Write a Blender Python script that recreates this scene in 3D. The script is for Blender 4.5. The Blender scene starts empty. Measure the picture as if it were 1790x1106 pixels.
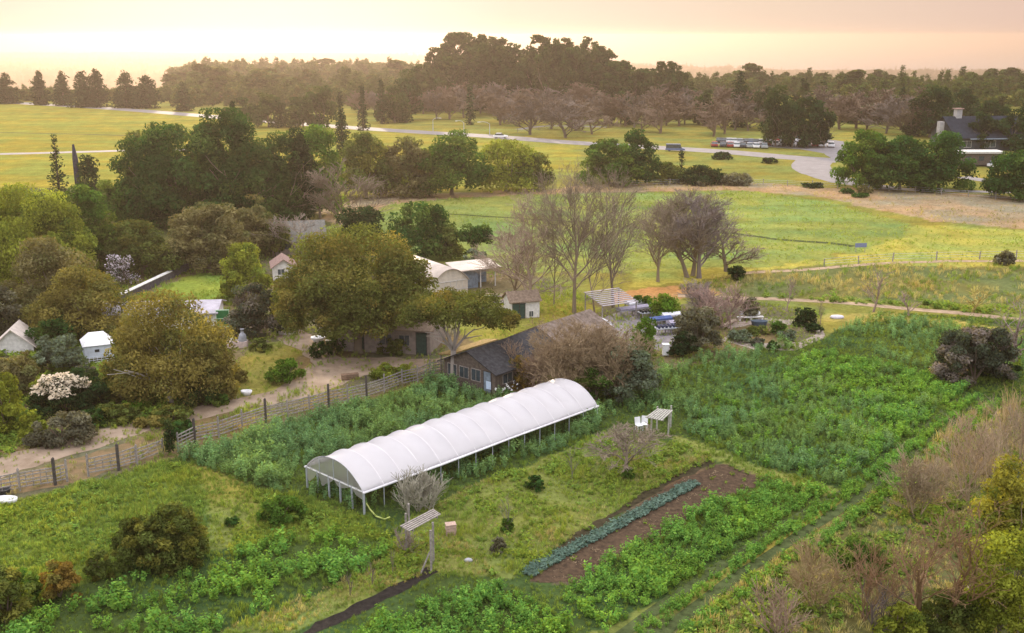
import bpy, bmesh, math, random
import numpy as np
from mathutils import Vector, Matrix
from mathutils.geometry import tessellate_polygon

PI = math.pi
S = bpy.context.scene
COL = S.collection
rng0 = np.random.default_rng(7)

# ------------------------------------------------------------------ camera
F, CX, CY, H = 1900.0, 895.0, 553.0, 30.0
TH = math.radians(14.5)
CT, ST = math.cos(TH), math.sin(TH)
cam_d = bpy.data.cameras.new('camera')
cam = bpy.data.objects.new('camera', cam_d)
COL.objects.link(cam)
cam.location = (0, 0, H)
cam.rotation_euler = (PI / 2 - TH, 0, 0)
cam_d.sensor_width = 36.0
cam_d.lens = 36.0 * F / 1790.0
cam_d.clip_start = 0.5
cam_d.clip_end = 60000
S.camera = cam

SUN_AZ, SUN_EL = math.radians(-12.5), math.radians(12.5)

# ------------------------------------------------------------------ terrain
def sstep(t):
    t = np.clip(t, 0, 1)
    return t * t * (3 - 2 * t)

def terrain(x, y):
    """height of the land: flat farm shelf, then a long fall to the coastal plain"""
    x = np.asarray(x, float); y = np.asarray(y, float)
    az = x / np.maximum(y, 1.0)
    ridge = sstep((az + .33) / .05) * (1 - sstep((az + .10) / .06))       # a low wooded spur left of the grove
    d = np.clip((y - 545) / (1500.0 + 1900.0 * ridge), 0, 1)
    h = -112 * sstep(d)
    # the fall to the bay: the coast runs nearer on the right
    coast = 4700 + 5200 * sstep((1500 - x) / 3500.0)
    h = h - 22 * sstep((y - coast) / 350.0)
    return h

def ray(px, py):
    u = (px - CX) / F; v = (CY - py) / F
    return Vector((u, CT + v * ST, v * CT - ST))

def P(px, py, z):
    r = ray(px, py)
    t = (z - H) / r.z
    return Vector((r.x * t, r.y * t, z))

def G(px, py):
    r = ray(px, py)
    if r.z < 0:
        t = -H / r.z
        if r.y * t < 545:
            return Vector((r.x * t, r.y * t, 0.0))
    t = 520.0
    while t < 12000:
        p = r * t + Vector((0, 0, H))
        if p.z <= float(terrain(p.x, p.y)):
            return Vector((p.x, p.y, float(terrain(p.x, p.y))))
        t += 8.0
    return Vector((r.x * 9000, r.y * 9000, -110))

def depth(p):
    return p.y * CT - (p.z - H) * ST

def mpp(p):                     # metres per photo pixel at a point
    return depth(p) / F

def ztop(B, px, py):            # height at which the vertical over B meets the pixel row
    r = ray(px, py)
    return H + r.z / r.y * B.y

def proj(x, y, z=0.0):
    d = y * CT - (z - H) * ST
    upv = y * ST + (z - H) * CT
    return CX + F * x / d, CY - F * upv / d

# ------------------------------------------------------------------ numpy noise
def _hash(ix, iy, s):
    n = (ix.astype(np.int64) * 374761393 + iy.astype(np.int64) * 668265263 + s * 982451653) & 0x7fffffff
    n = ((n ^ (n >> 13)) * 1274126177) & 0x7fffffff
    return ((n ^ (n >> 16)) & 0xffff) / 65535.0

def vnoise(x, y, s=0):
    x = np.asarray(x, float); y = np.asarray(y, float)
    ix = np.floor(x); iy = np.floor(y)
    fx = x - ix; fy = y - iy
    fx = fx * fx * (3 - 2 * fx); fy = fy * fy * (3 - 2 * fy)
    a = _hash(ix, iy, s); b = _hash(ix + 1, iy, s); c = _hash(ix, iy + 1, s); d = _hash(ix + 1, iy + 1, s)
    return (a * (1 - fx) + b * fx) * (1 - fy) + (c * (1 - fx) + d * fx) * fy

def fbm(x, y, s=0, o=4):
    r = 0; a = .5
    for k in range(o):
        r = r + a * vnoise(x * 2 ** k, y * 2 ** k, s + k * 17); a *= .5
    return r / (1 - .5 ** o)

def inpoly(X, Y, poly):
    res = np.zeros(X.shape, bool)
    n = len(poly)
    for i in range(n):
        x0, y0 = poly[i]; x1, y1 = poly[(i + 1) % n]
        if y0 == y1: continue
        c = ((y0 > Y) != (y1 > Y)) & (X < (x1 - x0) * (Y - y0) / (y1 - y0) + x0)
        res ^= c
    return res

# ------------------------------------------------------------------ materials
MATS = {}
def nodes_of(m):
    m.use_nodes = True
    nt = m.node_tree
    nt.nodes.clear()
    return nt, nt.nodes, nt.links

def mat(name, col, rough=.8, var=.25, scale=3.0, bump=0.0, metal=0.0, col2=None, spec=.3):
    """painted / mineral / wooden surface with noise variation in its own colour"""
    if name in MATS: return MATS[name]
    m = bpy.data.materials.new(name); nt, N, L = nodes_of(m)
    o = N.new('ShaderNodeOutputMaterial'); b = N.new('ShaderNodeBsdfPrincipled')
    tc = N.new('ShaderNodeTexCoord'); nz = N.new('ShaderNodeTexNoise')
    nz.inputs['Scale'].default_value = scale; nz.inputs['Detail'].default_value = 6; nz.inputs['Roughness'].default_value = .65
    L.new(tc.outputs['Object'], nz.inputs['Vector'])
    mx = N.new('ShaderNodeMix'); mx.data_type = 'RGBA'
    c2 = col2 or tuple(c * (1 - var * 1.6) for c in col)
    mx.inputs['A'].default_value = (*[min(1, c * (1 + var * .5)) for c in col], 1)
    mx.inputs['B'].default_value = (*[max(0, c) for c in c2], 1)
    cr = N.new('ShaderNodeMapRange'); cr.inputs['From Min'].default_value = .35; cr.inputs['From Max'].default_value = .68
    L.new(nz.outputs['Fac'], cr.inputs['Value']); L.new(cr.outputs['Result'], mx.inputs['Factor'])
    L.new(mx.outputs['Result'], b.inputs['Base Color'])
    b.inputs['Roughness'].default_value = rough; b.inputs['Metallic'].default_value = metal
    b.inputs['Specular IOR Level'].default_value = spec if rough < .9 else .04
    if bump:
        bp = N.new('ShaderNodeBump'); bp.inputs['Strength'].default_value = bump; bp.inputs['Distance'].default_value = .05
        L.new(nz.outputs['Fac'], bp.inputs['Height']); L.new(bp.outputs['Normal'], b.inputs['Normal'])
    L.new(b.outputs['BSDF'], o.inputs['Surface'])
    MATS[name] = m
    return m

def leaf_mat(name, trans=.35, rnd=.25, patch=0.0, pscale=.12, patch_col=(1.3, 1.1, .55), tr_col=(1.5, 1.4, .55)):
    """foliage: per-leaf colour stored on the mesh, light passes through the leaf"""
    if name in MATS: return MATS[name]
    m = bpy.data.materials.new(name); nt, N, L = nodes_of(m)
    o = N.new('ShaderNodeOutputMaterial')
    at = N.new('ShaderNodeAttribute'); at.attribute_name = 'tint'
    oi = N.new('ShaderNodeObjectInfo')
    mr = N.new('ShaderNodeMapRange'); mr.inputs['To Min'].default_value = 1 - rnd; mr.inputs['To Max'].default_value = 1 + rnd
    L.new(oi.outputs['Random'], mr.inputs['Value'])
    v = N.new('ShaderNodeVectorMath'); v.operation = 'SCALE'
    L.new(at.outputs['Color'], v.inputs[0]); L.new(mr.outputs['Result'], v.inputs['Scale'])
    out = v.outputs['Vector']
    if patch:
        ge = N.new('ShaderNodeNewGeometry'); nz = N.new('ShaderNodeTexNoise')
        nz.inputs['Scale'].default_value = pscale; nz.inputs['Detail'].default_value = 4
        L.new(ge.outputs['Position'], nz.inputs['Vector'])
        m2 = N.new('ShaderNodeMapRange'); m2.inputs['From Min'].default_value = .42; m2.inputs['From Max'].default_value = .62
        m2.inputs['To Max'].default_value = patch
        L.new(nz.outputs['Fac'], m2.inputs['Value'])
        pc = N.new('ShaderNodeVectorMath'); pc.operation = 'MULTIPLY'; pc.inputs[1].default_value = patch_col
        L.new(out, pc.inputs[0])
        mx = N.new('ShaderNodeMix'); mx.data_type = 'VECTOR'
        L.new(m2.outputs['Result'], mx.inputs['Factor']); L.new(out, mx.inputs['A']); L.new(pc.outputs['Vector'], mx.inputs['B'])
        out = mx.outputs['Result']
    df = N.new('ShaderNodeBsdfDiffuse'); L.new(out, df.inputs['Color'])
    sh = df.outputs['BSDF']
    if trans:
        tl = N.new('ShaderNodeBsdfTranslucent')
        tm = N.new('ShaderNodeVectorMath'); tm.operation = 'MULTIPLY'; tm.inputs[1].default_value = tr_col
        L.new(out, tm.inputs[0]); L.new(tm.outputs['Vector'], tl.inputs['Color'])
        ms = N.new('ShaderNodeMixShader'); ms.inputs[0].default_value = trans
        L.new(df.outputs['BSDF'], ms.inputs[1]); L.new(tl.outputs['BSDF'], ms.inputs[2]); sh = ms.outputs[0]
    L.new(sh, o.inputs['Surface'])
    MATS[name] = m
    return m

LEAF = leaf_mat('foliage', .34, .12, tr_col=(1.55, 1.5, .5))
CROP = leaf_mat('crop_leaves', .35, .3, .4, .16, (1.45, 1.12, .45))
GRASS = leaf_mat('grass_blades', .3, .25, .45, .22, (1.35, 1.05, .6))
NEEDLE = leaf_mat('needles', .15, .1)
TWIG = leaf_mat('twigs', 0.0, .12)
PETAL = leaf_mat('petals', .4, .05, tr_col=(1, 1, 1))

# ------------------------------------------------------------------ mesh building
class MB:
    def __init__(s): s.v = []; s.f = []
    def quad(s, a, b, c, d):
        n = len(s.v); s.v += [tuple(a), tuple(b), tuple(c), tuple(d)]; s.f.append((n, n + 1, n + 2, n + 3))
    def poly(s, pts):
        n = len(s.v); s.v += [tuple(p) for p in pts]; s.f.append(tuple(range(n, n + len(pts))))
    def box(s, x0, x1, y0, y1, z0, z1):
        n = len(s.v)
        s.v += [(x0, y0, z0), (x1, y0, z0), (x1, y1, z0), (x0, y1, z0), (x0, y0, z1), (x1, y0, z1), (x1, y1, z1), (x0, y1, z1)]
        s.f += [(n, n + 3, n + 2, n + 1), (n + 4, n + 5, n + 6, n + 7), (n, n + 1, n + 5, n + 4), (n + 1, n + 2, n + 6, n + 5), (n + 2, n + 3, n + 7, n + 6), (n + 3, n, n + 4, n + 7)]
    def prism(s, pts, off):
        """polygon extruded by a vector"""
        k = len(pts); n = len(s.v); off = Vector(off)
        s.v += [tuple(p) for p in pts] + [tuple(Vector(p) + off) for p in pts]
        s.f.append(tuple(range(n + k - 1, n - 1, -1))); s.f.append(tuple(range(n + k, n + 2 * k)))
        for i in range(k):
            j = (i + 1) % k
            s.f.append((n + i, n + j, n + k + j, n + k + i))
    def bar(s, a, b, w, h=None):
        """rectangular bar between two points"""
        h = h or w
        a = Vector(a); b = Vector(b); d = (b - a).normalized()
        u = d.cross(Vector((0, 0, 1)))
        if u.length < 1e-4: u = Vector((1, 0, 0))
        u.normalize(); q = u.cross(d)
        u *= w / 2; q *= h / 2
        pts = [a - u - q, a + u - q, a + u + q, a - u + q]
        s.prism(pts, b - a)
    def tube(s, path, rad, sides=6, cap=True):
        n0 = len(s.v); k = len(path)
        if not hasattr(rad, '__len__'): rad = [rad] * k
        path = [Vector(p) for p in path]
        ref = Vector((.31, .17, .93))
        for i in range(k):
            d = path[min(i + 1, k - 1)] - path[max(i - 1, 0)]
            d = d.normalized() if d.length > 1e-9 else Vector((0, 0, 1))
            rf = ref if abs(d.dot(ref)) < .93 else Vector((1, 0, 0))
            u = d.cross(rf).normalized(); w = d.cross(u)
            for j in range(sides):
                a = 2 * PI * j / sides
                s.v.append(tuple(path[i] + (u * math.cos(a) + w * math.sin(a)) * rad[i]))
        for i in range(k - 1):
            for j in range(sides):
                j2 = (j + 1) % sides
                s.f.append((n0 + i * sides + j, n0 + i * sides + j2, n0 + (i + 1) * sides + j2, n0 + (i + 1) * sides + j))
        if cap:
            s.f.append(tuple(n0 + j for j in range(sides - 1, -1, -1)))
            s.f.append(tuple(n0 + (k - 1) * sides + j for j in range(sides)))
    def lathe(s, prof, c=(0, 0, 0), sides=12):
        n0 = len(s.v); k = len(prof)
        for r, z in prof:
            for j in range(sides):
                a = 2 * PI * j / sides
                s.v.append((c[0] + r * math.cos(a), c[1] + r * math.sin(a), c[2] + z))
        for i in range(k - 1):
            for j in range(sides):
                j2 = (j + 1) % sides
                s.f.append((n0 + i * sides + j, n0 + i * sides + j2, n0 + (i + 1) * sides + j2, n0 + (i + 1) * sides + j))
        s.f.append(tuple(n0 + (k - 1) * sides + j for j in range(sides)))
    def mesh(s, name, m, smooth=False):
        me = bpy.data.meshes.new(name); me.from_pydata(s.v, [], s.f); me.materials.append(m)
        if smooth: me.shade_smooth()
        me.update()
        return me
    def build(s, name, m, parent=None, smooth=False):
        return link(name, s.mesh(name, m, smooth), parent)

def link(name, me, parent=None, loc=None):
    o = bpy.data.objects.new(name, me); COL.objects.link(o)
    if parent is not None: o.parent = parent
    if loc is not None: o.location = loc
    return o

def quads_mesh(name, V, C, m):
    """V (N,4,3) corner positions, C (N,3) colour per face -> mesh with a tint attribute"""
    n = len(V)
    me = bpy.data.meshes.new(name)
    me.vertices.add(4 * n); me.vertices.foreach_set('co', np.ascontiguousarray(V, np.float32).ravel())
    me.loops.add(4 * n); me.loops.foreach_set('vertex_index', np.arange(4 * n, dtype=np.int32))
    me.polygons.add(n); me.polygons.foreach_set('loop_start', np.arange(0, 4 * n, 4, dtype=np.int32))
    a = me.attributes.new('tint', 'FLOAT_COLOR', 'POINT')
    cc = np.ones((n, 4, 4), np.float32); cc[:, :, :3] = C[:, None, :]
    a.data.foreach_set('color', cc.ravel())
    me.materials.append(m)
    me.update(calc_edges=True)
    return me

def tint_mesh(mb, name, m, col, rng, var=.2):
    """MB mesh given a tint attribute (bark, twigs)"""
    me = mb.mesh(name, m)
    n = len(me.vertices)
    a = me.attributes.new('tint', 'FLOAT_COLOR', 'POINT')
    cc = np.ones((n, 4), np.float32); cc[:, :3] = np.array(col)[None, :] * (1 + var * (rng.random((n, 1)) * 2 - 1))
    a.data.foreach_set('color', cc.ravel())
    return me

def tag(o, label, cat=None, group=None, kind=None):
    o['label'] = label
    if cat: o['category'] = cat
    if group: o['group'] = group
    if kind: o['kind'] = kind
    return o

def empty(name, label, cat, loc, rz=0.0, group=None):
    o = bpy.data.objects.new(name, None); COL.objects.link(o)
    o.location = loc; o.rotation_euler = (0, 0, rz); o.empty_display_size = .3
    return tag(o, label, cat, group)

def struct(o): o['kind'] = 'structure'; return o

def dup(root, loc, rz=0.0, scale=None, label=None):
    r = root.copy(); COL.objects.link(r); r.location = loc; r.rotation_euler = (0, 0, rz)
    if scale is not None: r.scale = scale
    if label: r['label'] = label
    for ch in list(root.children):
        c = ch.copy(); COL.objects.link(c); c.parent = r
        for g in list(ch.children):
            d = g.copy(); COL.objects.link(d); d.parent = c
    return r

def norm(a):
    return a / np.maximum(1e-9, np.linalg.norm(a, axis=-1, keepdims=True))

def leaf_quads(rng, p, n, size, aspect=.5, fold=.25):
    """diamond leaves: p (N,3) centres, n (N,3) normals, size (N,) lengths"""
    t = norm(np.cross(n, rng.normal(size=p.shape))); b = np.cross(n, t)
    L = (size * .5)[:, None]; W = L * aspect
    return np.stack([p - t * L, p + b * W - n * L * fold, p + t * L, p - b * W - n * L * fold], 1)

# ------------------------------------------------------------------ trees
def crown_quads(rng, C, R, nblob, br, nleaf, leaf, col, col2, mix2=.3, low=-.45, inner=.3, blobvar=.35, up=.35, aspect=.5):
    """leaf clumps gathered on a lumpy ellipsoid: uneven outline, gaps between clumps"""
    C = np.array(C, float); R = np.array(R, float)
    d = norm(rng.normal(size=(nblob * 6, 3))); d = d[d[:, 2] > low][:nblob]
    nblob = len(d)
    rad = np.where(rng.random(nblob) < inner, rng.uniform(.25, .65, nblob), rng.uniform(.68, .93, nblob))
    bc = C + d * rad[:, None] * R
    bs = br * rng.uniform(.6, 1.25, nblob) * float(np.mean(R))
    w = bs ** 2; w = w / w.sum()
    bi = rng.choice(nblob, nleaf, p=w)
    ld = rng.normal(size=(nleaf, 3)); ld[:, 2] += .25; ld = norm(ld)
    r = bs[bi] * (.35 + .75 * np.sqrt(rng.random(nleaf)))
    p = bc[bi] + ld * r[:, None] * np.array([1.1, 1.1, .8])
    n = norm(ld * .7 + np.array([0, 0, up]) + rng.normal(size=(nleaf, 3)) * .55)
    bv = 1 + blobvar * (rng.random(nblob) * 2 - 1)
    bm = (rng.random(nblob) < mix2).astype(float) * rng.uniform(.4, 1, nblob)
    c = np.array(col)[None] * (1 - bm[bi])[:, None] + np.array(col2)[None] * bm[bi][:, None]
    c = c * (bv[bi] * rng.uniform(.72, 1.28, nleaf))[:, None]
    V = leaf_quads(rng, p, n, leaf * rng.uniform(.45, 1.55, nleaf), aspect)
    return V, c

def conifer_quads(rng, W, Ht, col, leaf, z0=.08, dens=1.0, taper=.85, droop=.25, gaps=.0):
    Vs = []; Cs = []
    R = W / 2
    z = z0
    step = max(.02, leaf / Ht * .9)
    while z < 1.0:
        rr = R * (1 - z) ** taper * rng.uniform(.75, 1.1) + .02 * R
        nb = int(rng.integers(6, 10))
        a0 = rng.random() * 6.28
        for k in range(nb):
            if rng.random() < gaps: continue
            a = a0 + k * 6.283 / nb + rng.normal() * .25
            zb = z + rng.uniform(-.5, .5) * step * 1.6
            L = rr * rng.uniform(.6, 1.12)
            m = max(4, int(L / leaf * 4.0 * dens))
            t = rng.random(m) ** .7
            wob = rng.normal(size=(m, 3)) * leaf * .35
            p = np.stack([np.cos(a) * L * t, np.sin(a) * L * t, zb * Ht - droop * L * t ** 1.5 + .1 * L * t], 1) + wob
            n = norm(np.stack([rng.normal(size=m) * .5, rng.normal(size=m) * .5, np.ones(m)], 1) + rng.normal(size=(m, 3)) * .35)
            Vs.append(leaf_quads(rng, p, n, leaf * rng.uniform(.7, 1.5, m), .45))
            Cs.append(np.array(col)[None] * rng.uniform(.65, 1.4, (m, 1)) * np.ones((m, 3)))
        z += step
    return np.concatenate(Vs), np.concatenate(Cs)

def grow(mb, p, d, length, r, lev, maxlev, rng, up, spread, kids, seg=4, rmin=.012, shrink=.62, wob=.12, tips=None):
    path = [p]; rad = [r]
    dd = d.copy()
    for i in range(seg):
        dd = (dd + Vector(rng.normal(size=3) * wob) + Vector((0, 0, up))).normalized()
        path.append(path[-1] + dd * (length / seg)); rad.append(max(rmin, r * (1 - .6 * (i + 1) / seg)))
    sides = 6 if lev == 0 else (4 if lev == 1 else 3)
    mb.tube(path, rad, sides, cap=lev < 2)
    if lev >= maxlev:
        if tips is not None: tips.append(path[-1])
        return
    n = kids[min(lev, len(kids) - 1)]
    for k in range(n):
        t = (.3 if lev == 0 else .2) + (.78 - (.0 if lev == 0 else .0)) * (k + rng.random()) / n
        t = min(t, 1.0)
        i = min(seg - 1, int(t * seg)); f = t * seg - i
        q = path[i].lerp(path[i + 1], min(1, f))
        ax = (path[i + 1] - path[i]).normalized()
        side = ax.cross(Vector(rng.normal(size=3))).normalized()
        s = spread * rng.uniform(.6, 1.3)
        nd = (ax * math.cos(s) + side * math.sin(s)).normalized()
        grow(mb, q, nd, length * shrink * rng.uniform(.7, 1.2) * (1.05 - .35 * t), max(rmin, rad[i] * .62), lev + 1, maxlev, rng, up, spread, kids, seg=max(2, seg - 1) if lev else 3, rmin=rmin, shrink=shrink, wob=wob, tips=tips)

def limb_mesh(rng, Ht, W, r, base_split=.3, n=5, name='trunk', col=(.2, .16, .12), lean=0.0, spread=.58):
    mb = MB()
    d0 = Vector((lean, 0, 1)).normalized()
    sp = Ht * base_split
    fork = d0 * sp
    mb.tube([(0, 0, -.3), fork * .35 + Vector((rng.normal() * r * .3, 0, 0)), fork], [r * 1.35, r, r * .8], 8)
    for k in range(n):
        a = 6.283 * k / n + rng.normal() * .3
        s = spread * rng.uniform(.5, 1.1)
        d = Vector((math.cos(a) * math.sin(s) + lean, math.sin(a) * math.sin(s), math.cos(s))).normalized()
        grow(mb, fork - d0 * r * .3, d, (Ht - sp) * rng.uniform(.6, .85), r * .55, 1, 2, rng, .04, .6, [3, 3], seg=4, rmin=.03, wob=.14)
    return tint_mesh(mb, name, TWIG, col, rng, .25)

def bare_mesh(rng, Ht, W, r, levels=3, kids=(7, 6, 5), up=.06, spread=.6, rmin=.02, col=(.25, .19, .16), first=.5, stems=1, shrink=.6, wob=.1):
    """-> (trunk mesh, crown-of-twigs mesh), fitted to W x Ht"""
    tr = MB(); tw = MB()
    for s in range(stems):
        base = Vector((0, 0, -.2)) if stems == 1 else Vector((rng.normal() * W * .07, rng.normal() * W * .07, -.2))
        d = Vector((rng.normal() * (.06 if stems == 1 else .28), rng.normal() * (.06 if stems == 1 else .28), 1)).normalized()
        path = [base]; rad = [r * 1.25]
        L = Ht * .72
        for i in range(5):
            d = (d + Vector((rng.normal() * .06, rng.normal() * .06, .03))).normalized()
            path.append(path[-1] + d * L / 5); rad.append(r * (1 - .82 * (i + 1) / 5) + rmin)
        tr.tube(path, rad, 7)
        n = kids[0]
        for k in range(n):
            t = first * .5 + (1 - first * .5) * (k + rng.random()) / n
            t = min(.999, t)
            i = int(t * 5); q = path[i].lerp(path[i + 1], t * 5 - i)
            a = rng.random() * 6.283; s_ = spread * rng.uniform(.6, 1.25) * (1.15 - .45 * t)
            nd = Vector((math.cos(a) * math.sin(s_), math.sin(a) * math.sin(s_), math.cos(s_)))
            grow(tw, q, nd, Ht * .42 * rng.uniform(.75, 1.2) * (1.1 - .4 * t), rad[i] * .55, 1, levels, rng, up, spread * .8, [0] + list(kids[1:]), seg=4, rmin=rmin, shrink=shrink, wob=wob)
    vs = np.array(tw.v)
    x0, x1 = np.percentile(vs[:, 0], (1.5, 98.5)); y0, y1 = np.percentile(vs[:, 1], (1.5, 98.5)); cz = np.percentile(vs[:, 2], 99.3)
    fx = W / (x1 - x0); fy = W / (y1 - y0); fz = Ht / cz; xo = (x0 + x1) / 2; yo = (y0 + y1) / 2
    for mb in (tr, tw):           # the crown is centred above the root collar
        mb.v = [((x - xo * min(1, max(0, z / cz) * 1.6)) * fx, (y - yo * min(1, max(0, z / cz) * 1.6)) * fy, z * fz) for x, y, z in mb.v]
    return tint_mesh(tr, 'trunk', TWIG, tuple(c * .95 for c in col), rng, .2), tint_mesh(tw, 'crown', TWIG, col, rng, .3)

PAL = {
 'oak': ((.105, .12, .03), (.19, .155, .04)),
 'gold': ((.19, .16, .045), (.11, .125, .038)),
 'olive': ((.095, .12, .03), (.16, .155, .032)),
 'green': ((.058, .115, .02), (.105, .145, .026)),
 'deep': ((.034, .08, .02), (.065, .105, .024)),
 'dark': ((.022, .044, .016), (.042, .06, .02)),
 'yellow': ((.20, .225, .032), (.10, .145, .026)),
 'brown':  ((.165, .145, .065), (.12, .13, .05)),
 'grey':   ((.13, .125, .085), (.11, .10, .06)),
 'plum':   ((.062, .075, .05), (.20, .165, .15)),
 'bright': ((.09, .17, .02), (.15, .20, .03)),
 'rust':   ((.22, .145, .035), (.13, .13, .035)),
 'euc':    ((.024, .048, .013), (.045, .062, .018)),
 'haze':   ((.052, .075, .022), (.085, .082, .028)),
 'golden': ((.23, .215, .035), (.12, .15, .03)),
 'sage':   ((.13, .16, .11), (.10, .13, .08)),
}

def base_of(px, by, dist=None):
    if dist is None: return G(px, by)
    x = (px - CX) / F * (dist * CT + H * ST)
    z = float(terrain(x, dist))
    x = (px - CX) / F * (dist * CT - (z - H) * ST)
    return Vector((x, dist, z))

def leaf_size(d): return min(1.2, max(.17, d * .0024))

SEED = [100]
def nrng():
    SEED[0] += 1
    return np.random.default_rng(SEED[0])

def bushy(name, label, cat, px, by, ty, w, pal='olive', group=None, trunk=True, clear=0.0, dist=None, cover=1.0, br=.23, nblob=None, flat=1.0, dy=None, split=None, trunkcol=(.2, .16, .12), lean=0.0, tr=None, lobes=None, ls=1.0, limbs=5):
    """leafy tree or shrub whose silhouette spans w pixels and reaches pixel row ty"""
    rng = nrng()
    B = base_of(px, by, dist); m = mpp(B)
    W = w * m; Ht = max(.25, ztop(B, px, ty) - B.z)
    col, col2 = PAL[pal]
    root = empty(name, label, cat, B, 0, group)
    z0 = Ht * clear
    leaf = leaf_size(depth(B)) * ls
    shp = lobes or [(0, 0, 0, 1.0, 1.0)]
    Vs = []; Cs = []
    for (ox, oy, oz, sx, sz) in shp:
        R = np.array([W / 2 * sx, W / 2 * sx * (dy or .95), (Ht - z0) * .56 * sz]) * np.array([.95, .95, .92])
        c = np.array([ox * W, oy * W, z0 + (Ht - z0) * (.46 + oz)])
        if clear < .12:                      # crown reaches the ground: a dome
            R[2] = (Ht - z0) * .72 * sz; c[2] = z0 + (Ht - z0) * (.24 + oz)
        area = 4 * PI * ((R[0] * R[1]) ** 1.6 / 3 + 2 * (R[0] * R[2]) ** 1.6 / 3) ** (1 / 1.6)
        n = int(np.clip(area / (leaf * leaf * .27) * 1.5 * cover, 150, 30000))
        nb = nblob or int(np.clip(34 + area / 7, 38, 120))
        V, cc = crown_quads(rng, c, R, nb, br, n, leaf, col, col2, low=-.3 if clear < .12 else -.45)
        Vs.append(V); Cs.append(cc)
    V = np.concatenate(Vs); C = np.concatenate(Cs)
    q = V.mean(1)
    hx = max(1e-3, np.percentile(np.hypot(q[:, 0], 0), 98.5)); V[:, :, 0] *= W / 2 / hx; V[:, :, 1] *= W / 2 / hx
    hz = np.percentile(q[:, 2], 99.4); V[:, :, 2] = z0 + (V[:, :, 2] - z0) * (Ht - z0) / max(1e-3, hz - z0)
    k = (V[:, :, 2].min(1) > .0) & (V[:, :, 2].max(1) < Ht * 1.03)
    V = V[k]; C = C[k]
    if trunk:
        r = tr or max(.05, W * .028)
        link('trunk', limb_mesh(rng, z0 + (Ht - z0) * .75, W, r, base_split=split or max(.15, clear * .8), n=limbs, col=trunkcol, lean=lean), root)
        link('crown', quads_mesh('crown', V, C, LEAF), root)
    else:
        stem = MB()
        for k in range(4):
            a = rng.random() * 6.28
            stem.tube([(0, 0, -.1), (math.cos(a) * W * .12, math.sin(a) * W * .12, Ht * .35), (math.cos(a) * W * .25, math.sin(a) * W * .25, Ht * .7)], [.05 * W ** .5, .03 * W ** .5, .015], 5)
        link('stem', tint_mesh(stem, 'stem', TWIG, (.16, .12, .09), rng), root)
        link('foliage', quads_mesh('foliage', V, C, LEAF), root)
    return root

def conifer(name, label, px, by, ty, w, pal='dark', group=None, dist=None, dens=1.0, gaps=0.0, taper=.85, droop=.25, z0=.08):
    rng = nrng()
    B = base_of(px, by, dist); m = mpp(B)
    W = w * m; Ht = max(1, ztop(B, px, ty) - B.z)
    root = empty(name, label, 'tree', B, 0, group)
    mb = MB(); mb.tube([(0, 0, -.3), (0, 0, Ht * .5), (0, 0, Ht * .97)], [Ht * .02, Ht * .012, .03], 6)
    link('trunk', tint_mesh(mb, 'trunk', TWIG, (.13, .10, .08), rng), root)
    V, C = conifer_quads(rng, W, Ht, PAL[pal][0], max(.3, leaf_size(depth(B)) * 1.15), z0=z0, dens=dens, gaps=gaps, taper=taper, droop=droop)
    link('crown', quads_mesh('crown', V, C, NEEDLE), root)
    return root

def bare(name, label, px, by, ty, w, col=(.25, .19, .16), group=None, dist=None, stems=1, r=None, levels=3, kids=(8, 6, 5), up=.06, spread=.6, rmin=None, cat='tree', shrink=.6, first=.5, wob=.1):
    rng = nrng()
    B = base_of(px, by, dist); m = mpp(B)
    W = w * m; Ht = max(.3, ztop(B, px, ty) - B.z)
    root = empty(name, label, cat, B, 0, group)
    t, c = bare_mesh(rng, Ht, W, r or max(.04, Ht * .016), levels, kids, up, spread, rmin or max(.009, m * .19), col, first, stems, shrink, wob)
    link('trunk', t, root); link('crown', c, root)
    return root

# ------------------------------------------------------------------ scattered ground cover (stuff)
LIB = {}
def proto_set(key, meshes):
    c = bpy.data.collections.new(key)
    for i, me in enumerate(meshes):
        o = bpy.data.objects.new('%s_%02d' % (key, i), me); c.objects.link(o)
    LIB[key] = (c, len(meshes))

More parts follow.
